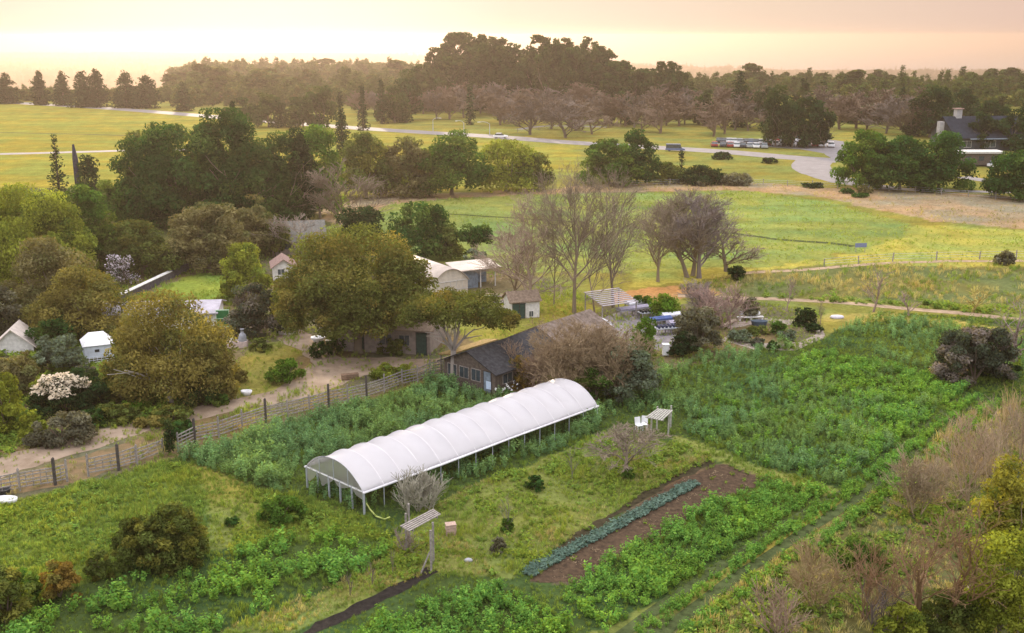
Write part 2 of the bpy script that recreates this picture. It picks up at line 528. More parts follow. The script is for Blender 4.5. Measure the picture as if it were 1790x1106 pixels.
def scatter(name, label, key, pts, scl, rot=None, idx=None, cat='ground cover'):
    c, nk = LIB[key]
    n = len(pts)
    me = bpy.data.meshes.new(name)
    me.vertices.add(n); me.vertices.foreach_set('co', np.asarray(pts, np.float32).ravel())
    rng = nrng()
    if rot is None:
        rot = np.stack([rng.normal(size=n) * .12, rng.normal(size=n) * .12, rng.random(n) * 6.283], 1)
    if idx is None: idx = rng.integers(0, nk, n)
    a = me.attributes.new('rot', 'FLOAT_VECTOR', 'POINT'); a.data.foreach_set('vector', np.asarray(rot, np.float32).ravel())
    a = me.attributes.new('scl', 'FLOAT_VECTOR', 'POINT'); sc = np.asarray(scl, np.float32)
    if sc.ndim == 1: sc = np.repeat(sc[:, None], 3, 1)
    a.data.foreach_set('vector', np.ascontiguousarray(sc).ravel())
    a = me.attributes.new('vi', 'INT', 'POINT'); a.data.foreach_set('value', np.asarray(idx, np.int32))
    o = link(name, me)
    g = bpy.data.node_groups.new(name + '_scatter', 'GeometryNodeTree')
    g.interface.new_socket('Geometry', in_out='INPUT', socket_type='NodeSocketGeometry')
    g.interface.new_socket('Geometry', in_out='OUTPUT', socket_type='NodeSocketGeometry')
    N = g.nodes; L = g.links
    gi = N.new('NodeGroupInput'); go = N.new('NodeGroupOutput')
    ip = N.new('GeometryNodeInstanceOnPoints'); ci = N.new('GeometryNodeCollectionInfo')
    ci.inputs['Collection'].default_value = c; ci.inputs['Separate Children'].default_value = True; ci.inputs['Reset Children'].default_value = True
    ip.inputs['Pick Instance'].default_value = True
    def na(nm, ty):
        q = N.new('GeometryNodeInputNamedAttribute'); q.data_type = ty; q.inputs['Name'].default_value = nm
        return q.outputs['Attribute']
    L.new(gi.outputs[0], ip.inputs['Points']); L.new(ci.outputs[0], ip.inputs['Instance'])
    L.new(na('vi', 'INT'), ip.inputs['Instance Index'])
    er = N.new('FunctionNodeEulerToRotation'); L.new(na('rot', 'FLOAT_VECTOR'), er.inputs[0]); L.new(er.outputs[0], ip.inputs['Rotation'])
    L.new(na('scl', 'FLOAT_VECTOR'), ip.inputs['Scale'])
    L.new(ip.outputs[0], go.inputs[0])
    md = o.modifiers.new('scatter', 'NODES'); md.node_group = g
    return tag(o, label, cat, None, 'stuff')

def fill(poly_px, dens, seed, thin=None, maxn=90000):
    """random ground points inside a pixel polygon (flat farm shelf); thin(x,y)-> keep probability"""
    rng = np.random.default_rng(seed)
    w = [G(px, py) for px, py in poly_px]
    xy = [(p.x, p.y) for p in w]
    xs = [a for a, b in xy]; ys = [b for a, b in xy]
    A = (max(xs) - min(xs)) * (max(ys) - min(ys))
    n = int(min(A * dens, 400000))
    X = rng.uniform(min(xs), max(xs), n); Y = rng.uniform(min(ys), max(ys), n)
    jq = np.clip(Y * .006, .3, 2); jx = (fbm(X * .5, Y * .5, 5, 3) - .5) * jq; jy = (fbm(X * .5, Y * .5, 9, 3) - .5) * jq
    k = inpoly(X + jx, Y + jy, xy)
    if thin is not None: k &= rng.random(n) < thin(X, Y)
    X = X[k][:maxn]; Y = Y[k][:maxn]
    return X, Y

def leafy_plant(rng, nst, h, lean, nl, leaf, col, col2, aspect=.5):
    """upright stems carrying leaves"""
    P_, N_, S_, C_ = [], [], [], []
    for s in range(nst):
        a = rng.random() * 6.28; l = lean * rng.uniform(.2, 1)
        hh = h * rng.uniform(.7, 1.1)
        for k in range(nl):
            t = (k + rng.random()) / nl
            base = np.array([math.cos(a) * l * t, math.sin(a) * l * t, hh * (.12 + .88 * t)])
            b = rng.random() * 6.28
            out = np.array([math.cos(b), math.sin(b), 0]) * leaf * .55
            P_.append(base + out); N_.append(np.array([math.cos(b) * .35, math.sin(b) * .35, 1]) + rng.normal(size=3) * .4)
            S_.append(leaf * rng.uniform(.7, 1.25)); m = rng.random() * .9
            C_.append((np.array(col) * (1 - m) + np.array(col2) * m) * rng.uniform(.75, 1.25))
    P_ = np.array(P_); N_ = norm(np.array(N_))
    return leaf_quads(rng, P_, N_, np.array(S_), aspect, .3), np.array(C_)

def blades(rng, n, h, spread, w, col, col2):
    V = []; C = []
    for k in range(n):
        a = rng.random() * 6.28; l = rng.uniform(.2, 1) * spread; hh = h * rng.uniform(.55, 1.15)
        b0 = np.array([rng.normal() * spread * .35, rng.normal() * spread * .35, 0])
        tip = b0 + np.array([math.cos(a) * l, math.sin(a) * l, hh])
        mid = b0 * .5 + tip * .5 + np.array([-math.cos(a) * l * .12, -math.sin(a) * l * .12, hh * .12])
        s = np.array([-math.sin(a), math.cos(a), 0]) * w
        V.append([b0 - s, mid - s * .8, tip, mid + s * .8])
        m = rng.random(); C.append((np.array(col) * (1 - m) + np.array(col2) * m) * rng.uniform(.8, 1.2))
    return np.array(V), np.array(C)

def make_protos():
    r = np.random.default_rng(3)
    def mk(key, fn, n, m):
        proto_set(key, [quads_mesh(key, *fn(), m) for _ in range(n)])
    mk('crop', lambda: leafy_plant(r, 7, .8, .36, 9, .19, (.085, .225, .05), (.19, .32, .055)), 6, CROP)
    mk('bluecrop', lambda: leafy_plant(r, 7, 1.0, .3, 11, .18, (.115, .235, .10), (.18, .285, .105), .36), 6, CROP)
    mk('kale', lambda: leafy_plant(r, 5, .38, .28, 5, .24, (.075, .135, .105), (.14, .20, .16), .6), 4, leaf_mat('kale_leaves', .2, .2))
    mk('tuft', lambda: blades(r, 22, .36, .2, .014, (.16, .29, .055), (.31, .34, .08)), 5, GRASS)
    mk('greentuft', lambda: blades(r, 20, .36, .2, .016, (.12, .205, .045), (.18, .25, .05)), 5, GRASS)
    mk('drytuft', lambda: blades(r, 20, .42, .26, .014, (.38, .32, .19), (.30, .31, .12)), 5, GRASS)
    mk('reed', lambda: blades(r, 34, 1.9, .75, .02, (.34, .26, .18), (.27, .21, .13)), 5, leaf_mat('dry_stalks', .2, .2))
    mk('weed', lambda: leafy_plant(r, 4, .3, .22, 5, .16, (.115, .22, .045), (.24, .30, .05)), 5, CROP)
    mk('litter', lambda: blades(r, 7, .05, .3, .02, (.22, .16, .10), (.30, .22, .14)), 4, leaf_mat('dead_stalks', 0, .3))
make_protos()

# ------------------------------------------------------------------ regions of the ground (photo pixel outlines laid on the flat shelf)
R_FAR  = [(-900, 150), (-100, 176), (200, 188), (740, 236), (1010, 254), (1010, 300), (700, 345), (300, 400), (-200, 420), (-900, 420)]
R_HILL = [(560, 400), (690, 352), (900, 340), (1100, 335), (1300, 334), (1450, 352), (1590, 392), (1580, 415), (1500, 440), (1380, 465), (1250, 470), (880, 480), (700, 440)]
R_YEL  = [(1580, 412), (1460, 452), (1330, 470), (1100, 470), (1100, 500), (1790, 465), (2300, 470), (2300, 420), (1790, 405), (1600, 392)]
R_TAN  = [(560, 365), (640, 345), (900, 333), (1100, 322), (1300, 319), (1500, 330), (1790, 345), (2400, 370), (2400, 420), (1790, 402), (1640, 388), (1450, 346), (1300, 333), (1100, 334), (900, 340), (690, 356), (580, 400)]
R_SCRUB = [(1290, 478), (1480, 462), (1790, 468), (2400, 470), (2400, 545), (1790, 535), (1500, 522), (1330, 520), (1200, 515), (1180, 500)]
R_ORANGE = [(1080, 512), (1150, 500), (1240, 503), (1250, 515), (1150, 524), (1085, 528)]
R_YARD = [(-200, 900), (-100, 560), (160, 440), (480, 430), (900, 470), (1100, 540), (1280, 520), (1440, 545), (1430, 605), (1180, 640), (1050, 680), (880, 690), (760, 660), (560, 722), (300, 800), (0, 880)]
R_LAWN = [(235, 535), (270, 505), (330, 478), (420, 470), (430, 500), (395, 525), (330, 545)]
R_SHEDLAWN = [(780, 560), (930, 520), (1010, 500), (1060, 545), (1000, 556), (900, 600), (830, 600)]
R_YARDGRASS = [(410, 690), (420, 625), (470, 600), (520, 590), (540, 615), (500, 640), (505, 680), (440, 700)]
R_CROPS = [(300, 800), (560, 722), (760, 664), (880, 690), (1050, 680), (1190, 635), (1440, 590), (1540, 545), (1800, 560), (1800, 690), (1500, 860), (1050, 1106), (560, 1180), (-200, 1180), (-200, 890), (0, 882)]
R_STRAW = [(690, 950), (720, 905), (830, 845), (960, 800), (1060, 755), (1190, 775), (1250, 800), (1130, 860), (930, 985), (900, 1010), (760, 1000), (640, 1040), (500, 1106), (380, 1106), (640, 1000)]
R_STRAW2 = [(440, 860), (520, 872), (560, 905), (500, 935), (380, 960), (340, 960), (360, 900), (300, 815), (330, 808)]
R_SOIL = [(928, 1016), (1080, 905), (1180, 842), (1262, 812), (1340, 836), (1240, 890), (1100, 960), (1010, 1022)]
R_WILD = [(1790, 690), (2400, 640), (2400, 1300), (1080, 1300), (1110, 1106), (1300, 1010), (1480, 880), (1600, 790), (1700, 720)]
R_PATHY = [(1190, 760), (1330, 815), (1480, 862), (1470, 872), (1320, 830), (1180, 775)]
R_TRACK = [(1440, 548), (1540, 545), (1790, 575), (1790, 590), (1560, 562), (1450, 562)]
R_BACK = [(-700, 300), (-200, 330), (0, 330), (420, 330), (640, 345), (560, 420), (480, 440), (160, 440), (-100, 560), (-700, 700)]

F9 = [(-150, 930), (0, 882), (170, 838), (290, 806), (330, 820), (360, 880), (330, 950), (200, 1000), (60, 1060), (-100, 1130)]
F9b = [(430, 855), (520, 868), (640, 905), (690, 950), (600, 938), (500, 940), (400, 965), (400, 930), (470, 910)]
GCOL = [  # polygon, albedo, in drawing order
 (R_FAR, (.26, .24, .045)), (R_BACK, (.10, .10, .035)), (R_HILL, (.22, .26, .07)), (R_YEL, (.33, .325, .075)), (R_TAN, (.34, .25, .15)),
 (R_SCRUB, (.16, .16, .055)), (R_YARD, (.17, .14, .075)), (R_ORANGE, (.38, .23, .10)), (R_LAWN, (.23, .29, .05)), (R_SHEDLAWN, (.24, .23, .05)),
 (R_YARDGRASS, (.24, .22, .055)), (R_CROPS, (.06, .09, .027)), (R_STRAW, (.18, .195, .05)), (R_STRAW2, (.22, .22, .055)), (R_PATHY, (.22, .23, .06)),  # crop ground coloured dark to stand for shade in gaps between plants
  (F9, (.12, .165, .035)), (F9b, (.12, .165, .035)), (R_TRACK, (.33, .28, .08)), (R_WILD, (.13, .13, .05)), (R_SOIL, (.12, .085, .055)),
]

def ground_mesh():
    us = np.linspace(-1, 1, 560)
    us = np.sign(us) * np.abs(us) ** 1.15
    ys = [-160, -100, -60, -30, 0, 20, 34]
    while ys[-1] < 640: ys.append(ys[-1] * 1.0062)
    while ys[-1] < 15000: ys.append(ys[-1] * 1.03)
    ys = np.array(ys)
    Y, U = np.meshgrid(ys, us, indexing='ij')
    X = U * (np.maximum(Y, 0) * .8 + 60)
    Z = terrain(X, Y)
    m = (Y > 1500)
    Z = Z + np.where(m, (fbm(X * .004, Y * .004, 3, 3) - .5) * 14 * np.clip((Y - 1500) / 800, 0, 1), 0)
    n0, n1 = X.shape
    V = np.stack([X, Y, Z], -1).reshape(-1, 3)
    idx = np.arange(n0 * n1).reshape(n0, n1)
    q = np.stack([idx[:-1, :-1], idx[:-1, 1:], idx[1:, 1:], idx[1:, :-1]], -1).reshape(-1, 4)
    me = bpy.data.meshes.new('ground')
    me.vertices.add(len(V)); me.vertices.foreach_set('co', V.astype(np.float32).ravel())
    me.loops.add(q.size); me.loops.foreach_set('vertex_index', q.astype(np.int32).ravel())
    me.polygons.add(len(q)); me.polygons.foreach_set('loop_start', np.arange(0, q.size, 4, dtype=np.int32))
    C = np.tile(np.array([.22, .21, .05]), (len(V), 1))
    x, y = V[:, 0], V[:, 1]
    yy = np.maximum(y, 25)
    amp = np.clip(yy * .018, .6, 6)
    jx = (fbm(x * .35, y * .35, 31, 4) - .5) * amp + (fbm(x * .08, y * .08, 37, 3) - .5) * amp
    jy = (fbm(x * .35, y * .35, 41, 4) - .5) * amp + (fbm(x * .08, y * .08, 47, 3) - .5) * amp
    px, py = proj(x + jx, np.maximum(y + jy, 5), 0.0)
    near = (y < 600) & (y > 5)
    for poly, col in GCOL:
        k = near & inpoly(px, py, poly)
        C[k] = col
    far = y >= 600
    t = np.clip((y - 600) / 250, 0, 1)[:, None]
    C = np.where(far[:, None], C * (1 - t) + np.array([.10, .085, .035]) * t, C)
    # own patchiness: straw-coloured and lush areas, bare spots
    b = fbm(x * .16, y * .16, 61, 4); s = fbm(x * .9, y * .6, 71, 3)
    C = C * (.72 + .56 * s)[:, None]
    st_ = fbm(x * .035 + y * .01, y * .28, 81, 3)          # mowing and grazing streaks in the meadows
    far_m = np.clip((y - 125) / 40, 0, 1)
    C = C * (1 + far_m * (st_ - .5) * .55)[:, None]
    g = np.clip((b - .5) * 4, -1, 1)[:, None]
    C = C * (1 + g * np.array([.18, .02, -.1]))
    a = me.attributes.new('tint', 'FLOAT_COLOR', 'POINT')
    cc = np.ones((len(V), 4), np.float32); cc[:, :3] = np.clip(C * .8, .01, .8)
    a.data.foreach_set('color', cc.ravel())
    m = bpy.data.materials.new('ground_cover'); nt, N, L = nodes_of(m)
    o = N.new('ShaderNodeOutputMaterial'); bs = N.new('ShaderNodeBsdfDiffuse')
    at = N.new('ShaderNodeAttribute'); at.attribute_name = 'tint'
    ge = N.new('ShaderNodeNewGeometry')
    n1_ = N.new('ShaderNodeTexNoise'); n1_.inputs['Scale'].default_value = 2.2; n1_.inputs['Detail'].default_value = 8; n1_.inputs['Roughness'].default_value = .7
    L.new(ge.outputs['Position'], n1_.inputs['Vector'])
    mr = N.new('ShaderNodeMapRange'); mr.inputs['From Min'].default_value = .3; mr.inputs['From Max'].default_value = .7; mr.inputs['To Min'].default_value = .62; mr.inputs['To Max'].default_value = 1.35
    L.new(n1_.outputs['Fac'], mr.inputs['Value'])
    v = N.new('ShaderNodeVectorMath'); v.operation = 'SCALE'
    L.new(at.outputs['Color'], v.inputs[0]); L.new(mr.outputs['Result'], v.inputs['Scale']); L.new(v.outputs['Vector'], bs.inputs['Color'])
    n2_ = N.new('ShaderNodeTexNoise'); n2_.inputs['Scale'].default_value = .9; n2_.inputs['Detail'].default_value = 9
    L.new(ge.outputs['Position'], n2_.inputs['Vector'])
    bp = N.new('ShaderNodeBump'); bp.inputs['Strength'].default_value = .9; bp.inputs['Distance'].default_value = .35
    L.new(n2_.outputs['Fac'], bp.inputs['Height']); L.new(bp.outputs['Normal'], bs.inputs['Normal'])
    L.new(bs.outputs[0], o.inputs['Surface'])
    me.materials.append(m); me.update(calc_edges=True)
    return me
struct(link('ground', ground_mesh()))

def sheet(name, poly_px, m, z=.012, jag=.25, step=.8, world=False):
    w = [Vector(p) for p in poly_px] if world else [G(px, py) for px, py in poly_px]
    rng = nrng(); pts = []
    for i in range(len(w)):
        a, b = w[i], w[(i + 1) % len(w)]
        n = max(1, int((b - a).length / step)); d = (b - a)
        nn = Vector((-d.y, d.x, 0)).normalized()
        for k in range(n):
            p = a.lerp(b, k / n)
            o = (vnoise(p.x * .6, p.y * .6, 11) - .5) * 2 * jag + rng.normal() * jag * .25
            pts.append(Vector((p.x + nn.x * float(o), p.y + nn.y * float(o), z)))
    tris = tessellate_polygon([pts])
    me = bpy.data.meshes.new(name)
    me.from_pydata([tuple(p) for p in pts], [], [tuple(t) if (pts[t[1]] - pts[t[0]]).cross(pts[t[2]] - pts[t[0]]).z > 0 else tuple(reversed(t)) for t in tris])
    me.materials.append(m); me.update()
    return struct(link(name, me))

def strip(name, line_px, width, m, z=.02, jag=.2):
    """road of constant width along a pixel polyline"""
    c = [G(px, py) for px, py in line_px]
    # smooth
    pts = []
    for i in range(len(c) - 1):
        p0 = c[max(0, i - 1)]; p1 = c[i]; p2 = c[i + 1]; p3 = c[min(len(c) - 1, i + 2)]
        for k in range(8):
            t = k / 8
            pts.append(.5 * ((2 * p1) + (-p0 + p2) * t + (2 * p0 - 5 * p1 + 4 * p2 - p3) * t * t + (-p0 + 3 * p1 - 3 * p2 + p3) * t ** 3))
    pts.append(c[-1])
    mb = MB(); L = []; R = []
    for i, p in enumerate(pts):
        d = (pts[min(i + 1, len(pts) - 1)] - pts[max(0, i - 1)]).normalized(); n = Vector((-d.y, d.x, 0))
        wv = width[min(len(width) - 1, i // 8)] if hasattr(width, '__len__') else width
        j = (vnoise(p.x * .3, p.y * .3, 5) - .5) * 2 * jag
        L.append(Vector((p.x, p.y, z)) + n * (wv / 2 + float(j))); R.append(Vector((p.x, p.y, z)) - n * (wv / 2 - float(j) * .5))
    for i in range(len(pts) - 1):
        mb.quad(R[i], R[i + 1], L[i + 1], L[i])
    for k, f in enumerate(mb.f):
        a, b, c_, d_ = [Vector(mb.v[q]) for q in f]
        if (b - a).cross(c_ - a).z < 0: mb.f[k] = tuple(reversed(f))
    return struct(mb.build(name, m))

ASPH = mat('worn_asphalt', (.19, .175, .18), .85, .15, .4, .1)
DIRT = mat('packed_dirt', (.30, .23, .175), .95, .25, .5, .5, col2=(.20, .145, .10))
GRAVEL = mat('garden_gravel', (.32, .265, .225), .95, .25, 2.0, .6)
SOILM = mat('turned_soil', (.085, .056, .036), 1, .35, 3.0, 1.0, col2=(.04, .028, .02))
DARKSOIL = mat('wet_soil', (.03, .025, .022), 1, .3, 3.0, .9)

strip('road', [(-60, 174), (0, 178), (200, 190), (400, 206), (600, 222), (740, 231), (870, 239), (1000, 249), (1250, 264), (1380, 275), (1470, 281)], 9.5, ASPH, .03)
strip('road', [(-600, 276), (-200, 272), (0, 269), (120, 266), (230, 263), (330, 262)], 4.6, ASPH, .03)
strip('driveway', [(1425, 279), (1418, 292), (1440, 305), (1490, 319), (1560, 329), (1640, 333), (1790, 336)], [9, 9, 8, 6.5, 4, 3], ASPH, .022)
strip('road', [(1680, 309), (1740, 317), (1900, 330)], 4.5, ASPH, .03)
sheet('parking_lot', [(1240, 251), (1300, 244), (1420, 241), (1476, 247), (1486, 277), (1452, 277), (1440, 268), (1400, 261), (1330, 256)], ASPH, .026, .3, 4)
strip('path', [(905, 226), (960, 220), (1060, 222)], 3, ASPH, .02)
# farm road out of the yard, down to the lower left
sheet('dirt_road', [(470, 585), (520, 575), (545, 590), (600, 625), (690, 626), (760, 628), (800, 620), (800, 645), (730, 650), (640, 656), (560, 690), (440, 712), (345, 733), (262, 755), (190, 777), (80, 809), (0, 836), (-160, 890), (-220, 860), (-100, 812), (60, 782), (180, 752), (300, 722), (400, 698), (480, 682), (530, 655), (545, 636), (520, 612)], DIRT, .012, .35)
sheet('dry_verge', [(262, 762), (310, 790), (200, 822), (97, 850), (0, 868), (-160, 910), (-160, 896), (0, 840), (80, 814), (190, 782)], mat('rusty_dry_weeds', (.19, .125, .07), 1, .35, 1.2, .9, col2=(.12, .10, .05)), .006, .3)
sheet('dirt_road', [(470, 582), (300, 560), (150, 556), (150, 540), (280, 535), (400, 545), (470, 562)], DIRT, .008, .3)
strip('farm_track', [(1185, 517), (1300, 521), (1450, 527), (1560, 537), (1680, 548), (1850, 566)], 1.5, mat('track_dirt', (.34, .25, .17), 1, .25, .8, .4), .014, .4)
strip('farm_track', [(1290, 478), (1420, 470), (1520, 462), (1640, 457), (1790, 456)], 1.3, mat('track_dirt', (.28, .20, .13)), .014, .4)
strip('ditch', [(1240, 402), (1300, 410), (1380, 420), (1450, 425), (1490, 431)], 1.3, mat('dark_grass', (.05, .065, .02), 1, .3, 1.0, .8), .016, .5)
strip('ditch', [(-40, 231), (160, 235), (340, 241)], 1.6, MATS['dark_grass'], .03, .4)
strip('ditch', [(760, 372), (850, 378), (930, 383), (1010, 388)], .9, MATS['dark_grass'], .016, .4)
sheet('soil_bed', R_SOIL, SOILM, .012, .25, .5)
sheet('drainage_ditch', [(745, 991), (770, 1000), (690, 1042), (600, 1085), (545, 1112), (485, 1150), (462, 1150), (525, 1106), (600, 1068), (690, 1022)], DARKSOIL, .016, .2, .5)
sheet('soil_bed', [(918, 1000), (1000, 938), (1110, 868), (1200, 815), (1225, 800), (1250, 806), (1190, 838), (1090, 896), (930, 1004)], mat('mulch', (.055, .045, .026), 1, .4, 2.0, .8), .008, .3, .5)
sheet('garden_path', [(1275, 585), (1330, 600), (1385, 600), (1430, 584), (1425, 572), (1440, 575), (1440, 592), (1390, 612), (1320, 612), (1262, 594)], GRAVEL, .012, .15, .5)
sheet('garden_path', [(1265, 566), (1330, 556), (1400, 560), (1432, 574), (1420, 580), (1390, 568), (1325, 565), (1275, 575)], GRAVEL, .016, .15, .5)
sheet('nursery_yard', [(1040, 560), (1100, 540), (1180, 548), (1200, 580), (1190, 612), (1110, 612), (1040, 590)], mat('weed_cloth', (.22, .20, .21), .9, .25, 1.5, .3), .012, .2, .5)

# the bay
sea = MB(); sea.quad((-42000, 3800, -120), (42000, 3800, -120), (42000, 42000, -120), (-42000, 42000, -120))
wm = bpy.data.materials.new('sea_water'); nt, N, L = nodes_of(wm)
o = N.new('ShaderNodeOutputMaterial'); b = N.new('ShaderNodeBsdfPrincipled')
b.inputs['Base Color'].default_value = (.10, .13, .15, 1); b.inputs['Roughness'].default_value = .22
tc = N.new('ShaderNodeNewGeometry'); nz = N.new('ShaderNodeTexNoise'); nz.inputs['Scale'].default_value = .02; nz.inputs['Detail'].default_value = 5
L.new(tc.outputs['Position'], nz.inputs['Vector'])
bp = N.new('ShaderNodeBump'); bp.inputs['Strength'].default_value = .35; bp.inputs['Distance'].default_value = 3
L.new(nz.outputs['Fac'], bp.inputs['Height']); L.new(bp.outputs['Normal'], b.inputs['Normal']); L.new(b.outputs[0], o.inputs['Surface'])
struct(sea.build('sea', wm))

# ------------------------------------------------------------------ light, sky, air
sun_d = bpy.data.lights.new('sun', 'SUN'); sun_d.energy = 5.0; sun_d.angle = math.radians(2.5); sun_d.color = (1.0, .80, .57)
sun = bpy.data.objects.new('sun', sun_d); COL.objects.link(sun)
sd = Vector((math.sin(SUN_AZ) * math.cos(SUN_EL), math.cos(SUN_AZ) * math.cos(SUN_EL), math.sin(SUN_EL)))
sun.rotation_euler = (-sd).to_track_quat('-Z', 'Y').to_euler()
sun.location = (0, 0, 60)

W = bpy.data.worlds.new('World'); S.world = W; W.use_nodes = True
nt = W.node_tree; N = nt.nodes; L = nt.links; N.clear()
wo = N.new('ShaderNodeOutputWorld'); bg = N.new('ShaderNodeBackground'); bg.inputs['Strength'].default_value = .1
sky = N.new('ShaderNodeTexSky'); sky.sky_type = 'NISHITA'; sky.sun_disc = False
sky.sun_elevation = SUN_EL; sky.sun_rotation = SUN_AZ; sky.altitude = 150; sky.air_density = 1.0; sky.dust_density = 3.0
tc = N.new('ShaderNodeTexCoord')
def vdot(vec):
    d = N.new('ShaderNodeVectorMath'); d.operation = 'DOT_PRODUCT'
    L.new(tc.outputs['Generated'], d.inputs[0]); d.inputs[1].default_value = vec
    return d.outputs['Value']
sh = vdot((math.sin(SUN_AZ), math.cos(SUN_AZ), 0))
zz = vdot((0, 0, 1))
rmp = N.new('ShaderNodeValToRGB')
mrs = N.new('ShaderNodeMapRange'); mrs.inputs['From Min'].default_value = -1; mrs.inputs['From Max'].default_value = 1
L.new(sh, mrs.inputs['Value']); L.new(mrs.outputs['Result'], rmp.inputs['Fac'])
e = rmp.color_ramp.elements
e[0].position = 0.0; e[0].color = (.82, .82, .92, 1)
e[1].position = 1.0; e[1].color = (.90, .83, .72, 1)
for pos, c in ((.55, (.62, .48, .45, 1)), (.89, (.68, .48, .40, 1)), (.955, (.77, .60, .465, 1)), (.988, (.83, .705, .565, 1))):
    q = rmp.color_ramp.elements.new(pos); q.color = c
zr = N.new('ShaderNodeMapRange'); zr.interpolation_type = 'SMOOTHSTEP'; zr.inputs['From Min'].default_value = .06; zr.inputs['From Max'].default_value = .75
L.new(zz, zr.inputs['Value'])
mx = N.new('ShaderNodeMix'); mx.data_type = 'RGBA'
L.new(zr.outputs['Result'], mx.inputs['Factor']); L.new(rmp.outputs['Color'], mx.inputs['A']); mx.inputs['B'].default_value = (2.2, 2.17, 2.25, 1)
sc10 = N.new('ShaderNodeVectorMath'); sc10.operation = 'SCALE'; sc10.inputs['Scale'].default_value = 10.0
L.new(mx.outputs['Result'], sc10.inputs[0])
m2 = N.new('ShaderNodeMix'); m2.data_type = 'RGBA'; m2.inputs['Factor'].default_value = .985
L.new(sky.outputs['Color'], m2.inputs['A']); L.new(sc10.outputs['Vector'], m2.inputs['B'])
L.new(m2.outputs['Result'], bg.inputs['Color']); L.new(bg.outputs[0], wo.inputs['Surface'])

HAZE = True
if HAZE:
    hz = MB(); hz.box(-45000, 45000, -400, 44000, -180, 43)
    hm = bpy.data.materials.new('haze_air'); nt, N, L = nodes_of(hm)
    o = N.new('ShaderNodeOutputMaterial'); pv = N.new('ShaderNodeVolumePrincipled')
    pv.inputs['Color'].default_value = (.52, .415, .355, 1); pv.inputs['Density'].default_value = .00021; pv.inputs['Anisotropy'].default_value = .66
    L.new(pv.outputs[0], o.inputs['Volume'])
    ho = hz.build('haze', hm); tag(ho, 'warm evening haze lying over the coastal plain and farm', 'haze', None, 'stuff')

S.view_settings.view_transform = 'Standard'; S.view_settings.look = 'None'; S.view_settings.exposure = .2; S.view_settings.gamma = 1
S.cycles.use_denoising = True
S.cycles.max_bounces = 6; S.cycles.diffuse_bounces = 3; S.cycles.glossy_bounces = 2; S.cycles.transmission_bounces = 3; S.cycles.volume_bounces = 1; S.cycles.transparent_max_bounces = 8
S.cycles.use_adaptive_sampling = True; S.cycles.adaptive_threshold = .02

# ------------------------------------------------------------------ the hoop house
GALV = mat('galvanised_steel', (.42, .45, .50), .5, .1, 8, 0, .3)
WOODG = mat('weathered_wood', (.30, .27, .25), .9, .3, 6, .4)
WOODD = mat('dark_wood', (.085, .075, .07), .9, .3, 6, .4)
WOODB = mat('brown_wood', (.20, .13, .09), .9, .3, 6, .4)
WHITEP = mat('white_paint', (.72, .72, .74), .7, .08, 3, .05)
WHITEW = mat('weathered_white', (.62, .60, .58), .85, .18, 2.5, .1)
BLACKP = mat('black_plastic', (.03, .032, .035), .6, .2, 4)
GLASSD = mat('dark_glass', (.05, .07, .085), .15, .3, 1.5, 0, 0, None, .6)

def plastic(name, alpha, col, trl=.45):
    m = bpy.data.materials.new(name); nt, N, L = nodes_of(m)
    o = N.new('ShaderNodeOutputMaterial')
    tc = N.new('ShaderNodeTexCoord'); nz = N.new('ShaderNodeTexNoise'); nz.inputs['Scale'].default_value = .8; nz.inputs['Detail'].default_value = 5
    L.new(tc.outputs['Object'], nz.inputs['Vector'])
    mx = N.new('ShaderNodeMix'); mx.data_type = 'RGBA'; mx.inputs['A'].default_value = (*col, 1); mx.inputs['B'].default_value = (*[c * .86 for c in col], 1)
    L.new(nz.outputs['Fac'], mx.inputs['Factor'])
    p = N.new('ShaderNodeBsdfPrincipled'); p.inputs['Roughness'].default_value = .42; p.inputs['Specular IOR Level'].default_value = .35; L.new(mx.outputs['Result'], p.inputs['Base Color'])
    bp = N.new('ShaderNodeBump'); bp.inputs['Strength'].default_value = .25; bp.inputs['Distance'].default_value = .06; L.new(nz.outputs['Fac'], bp.inputs['Height']); L.new(bp.outputs['Normal'], p.inputs['Normal'])
    t = N.new('ShaderNodeBsdfTranslucent'); L.new(mx.outputs['Result'], t.inputs['Color'])
    a = N.new('ShaderNodeMixShader'); a.inputs[0].default_value = trl; L.new(p.outputs[0], a.inputs[1]); L.new(t.outputs[0], a.inputs[2])
    out = a.outputs[0]
    if alpha < 1:
        tr = N.new('ShaderNodeBsdfTransparent'); q = N.new('ShaderNodeMixShader'); q.inputs[0].default_value = alpha
        L.new(tr.outputs[0], q.inputs[1]); L.new(out, q.inputs[2]); out = q.outputs[0]
    L.new(out, o.inputs['Surface'])
    return m
FILM = plastic('white_film', .92, (.74, .715, .74), .38)
LIT_RIB = mat('lit_rib_film', (.78, .75, .78), .6, .05)  # whiter than the film, so the rib lines look lit by colour
CLEAR = plastic('clear_film', .42, (.80, .78, .74), .5)

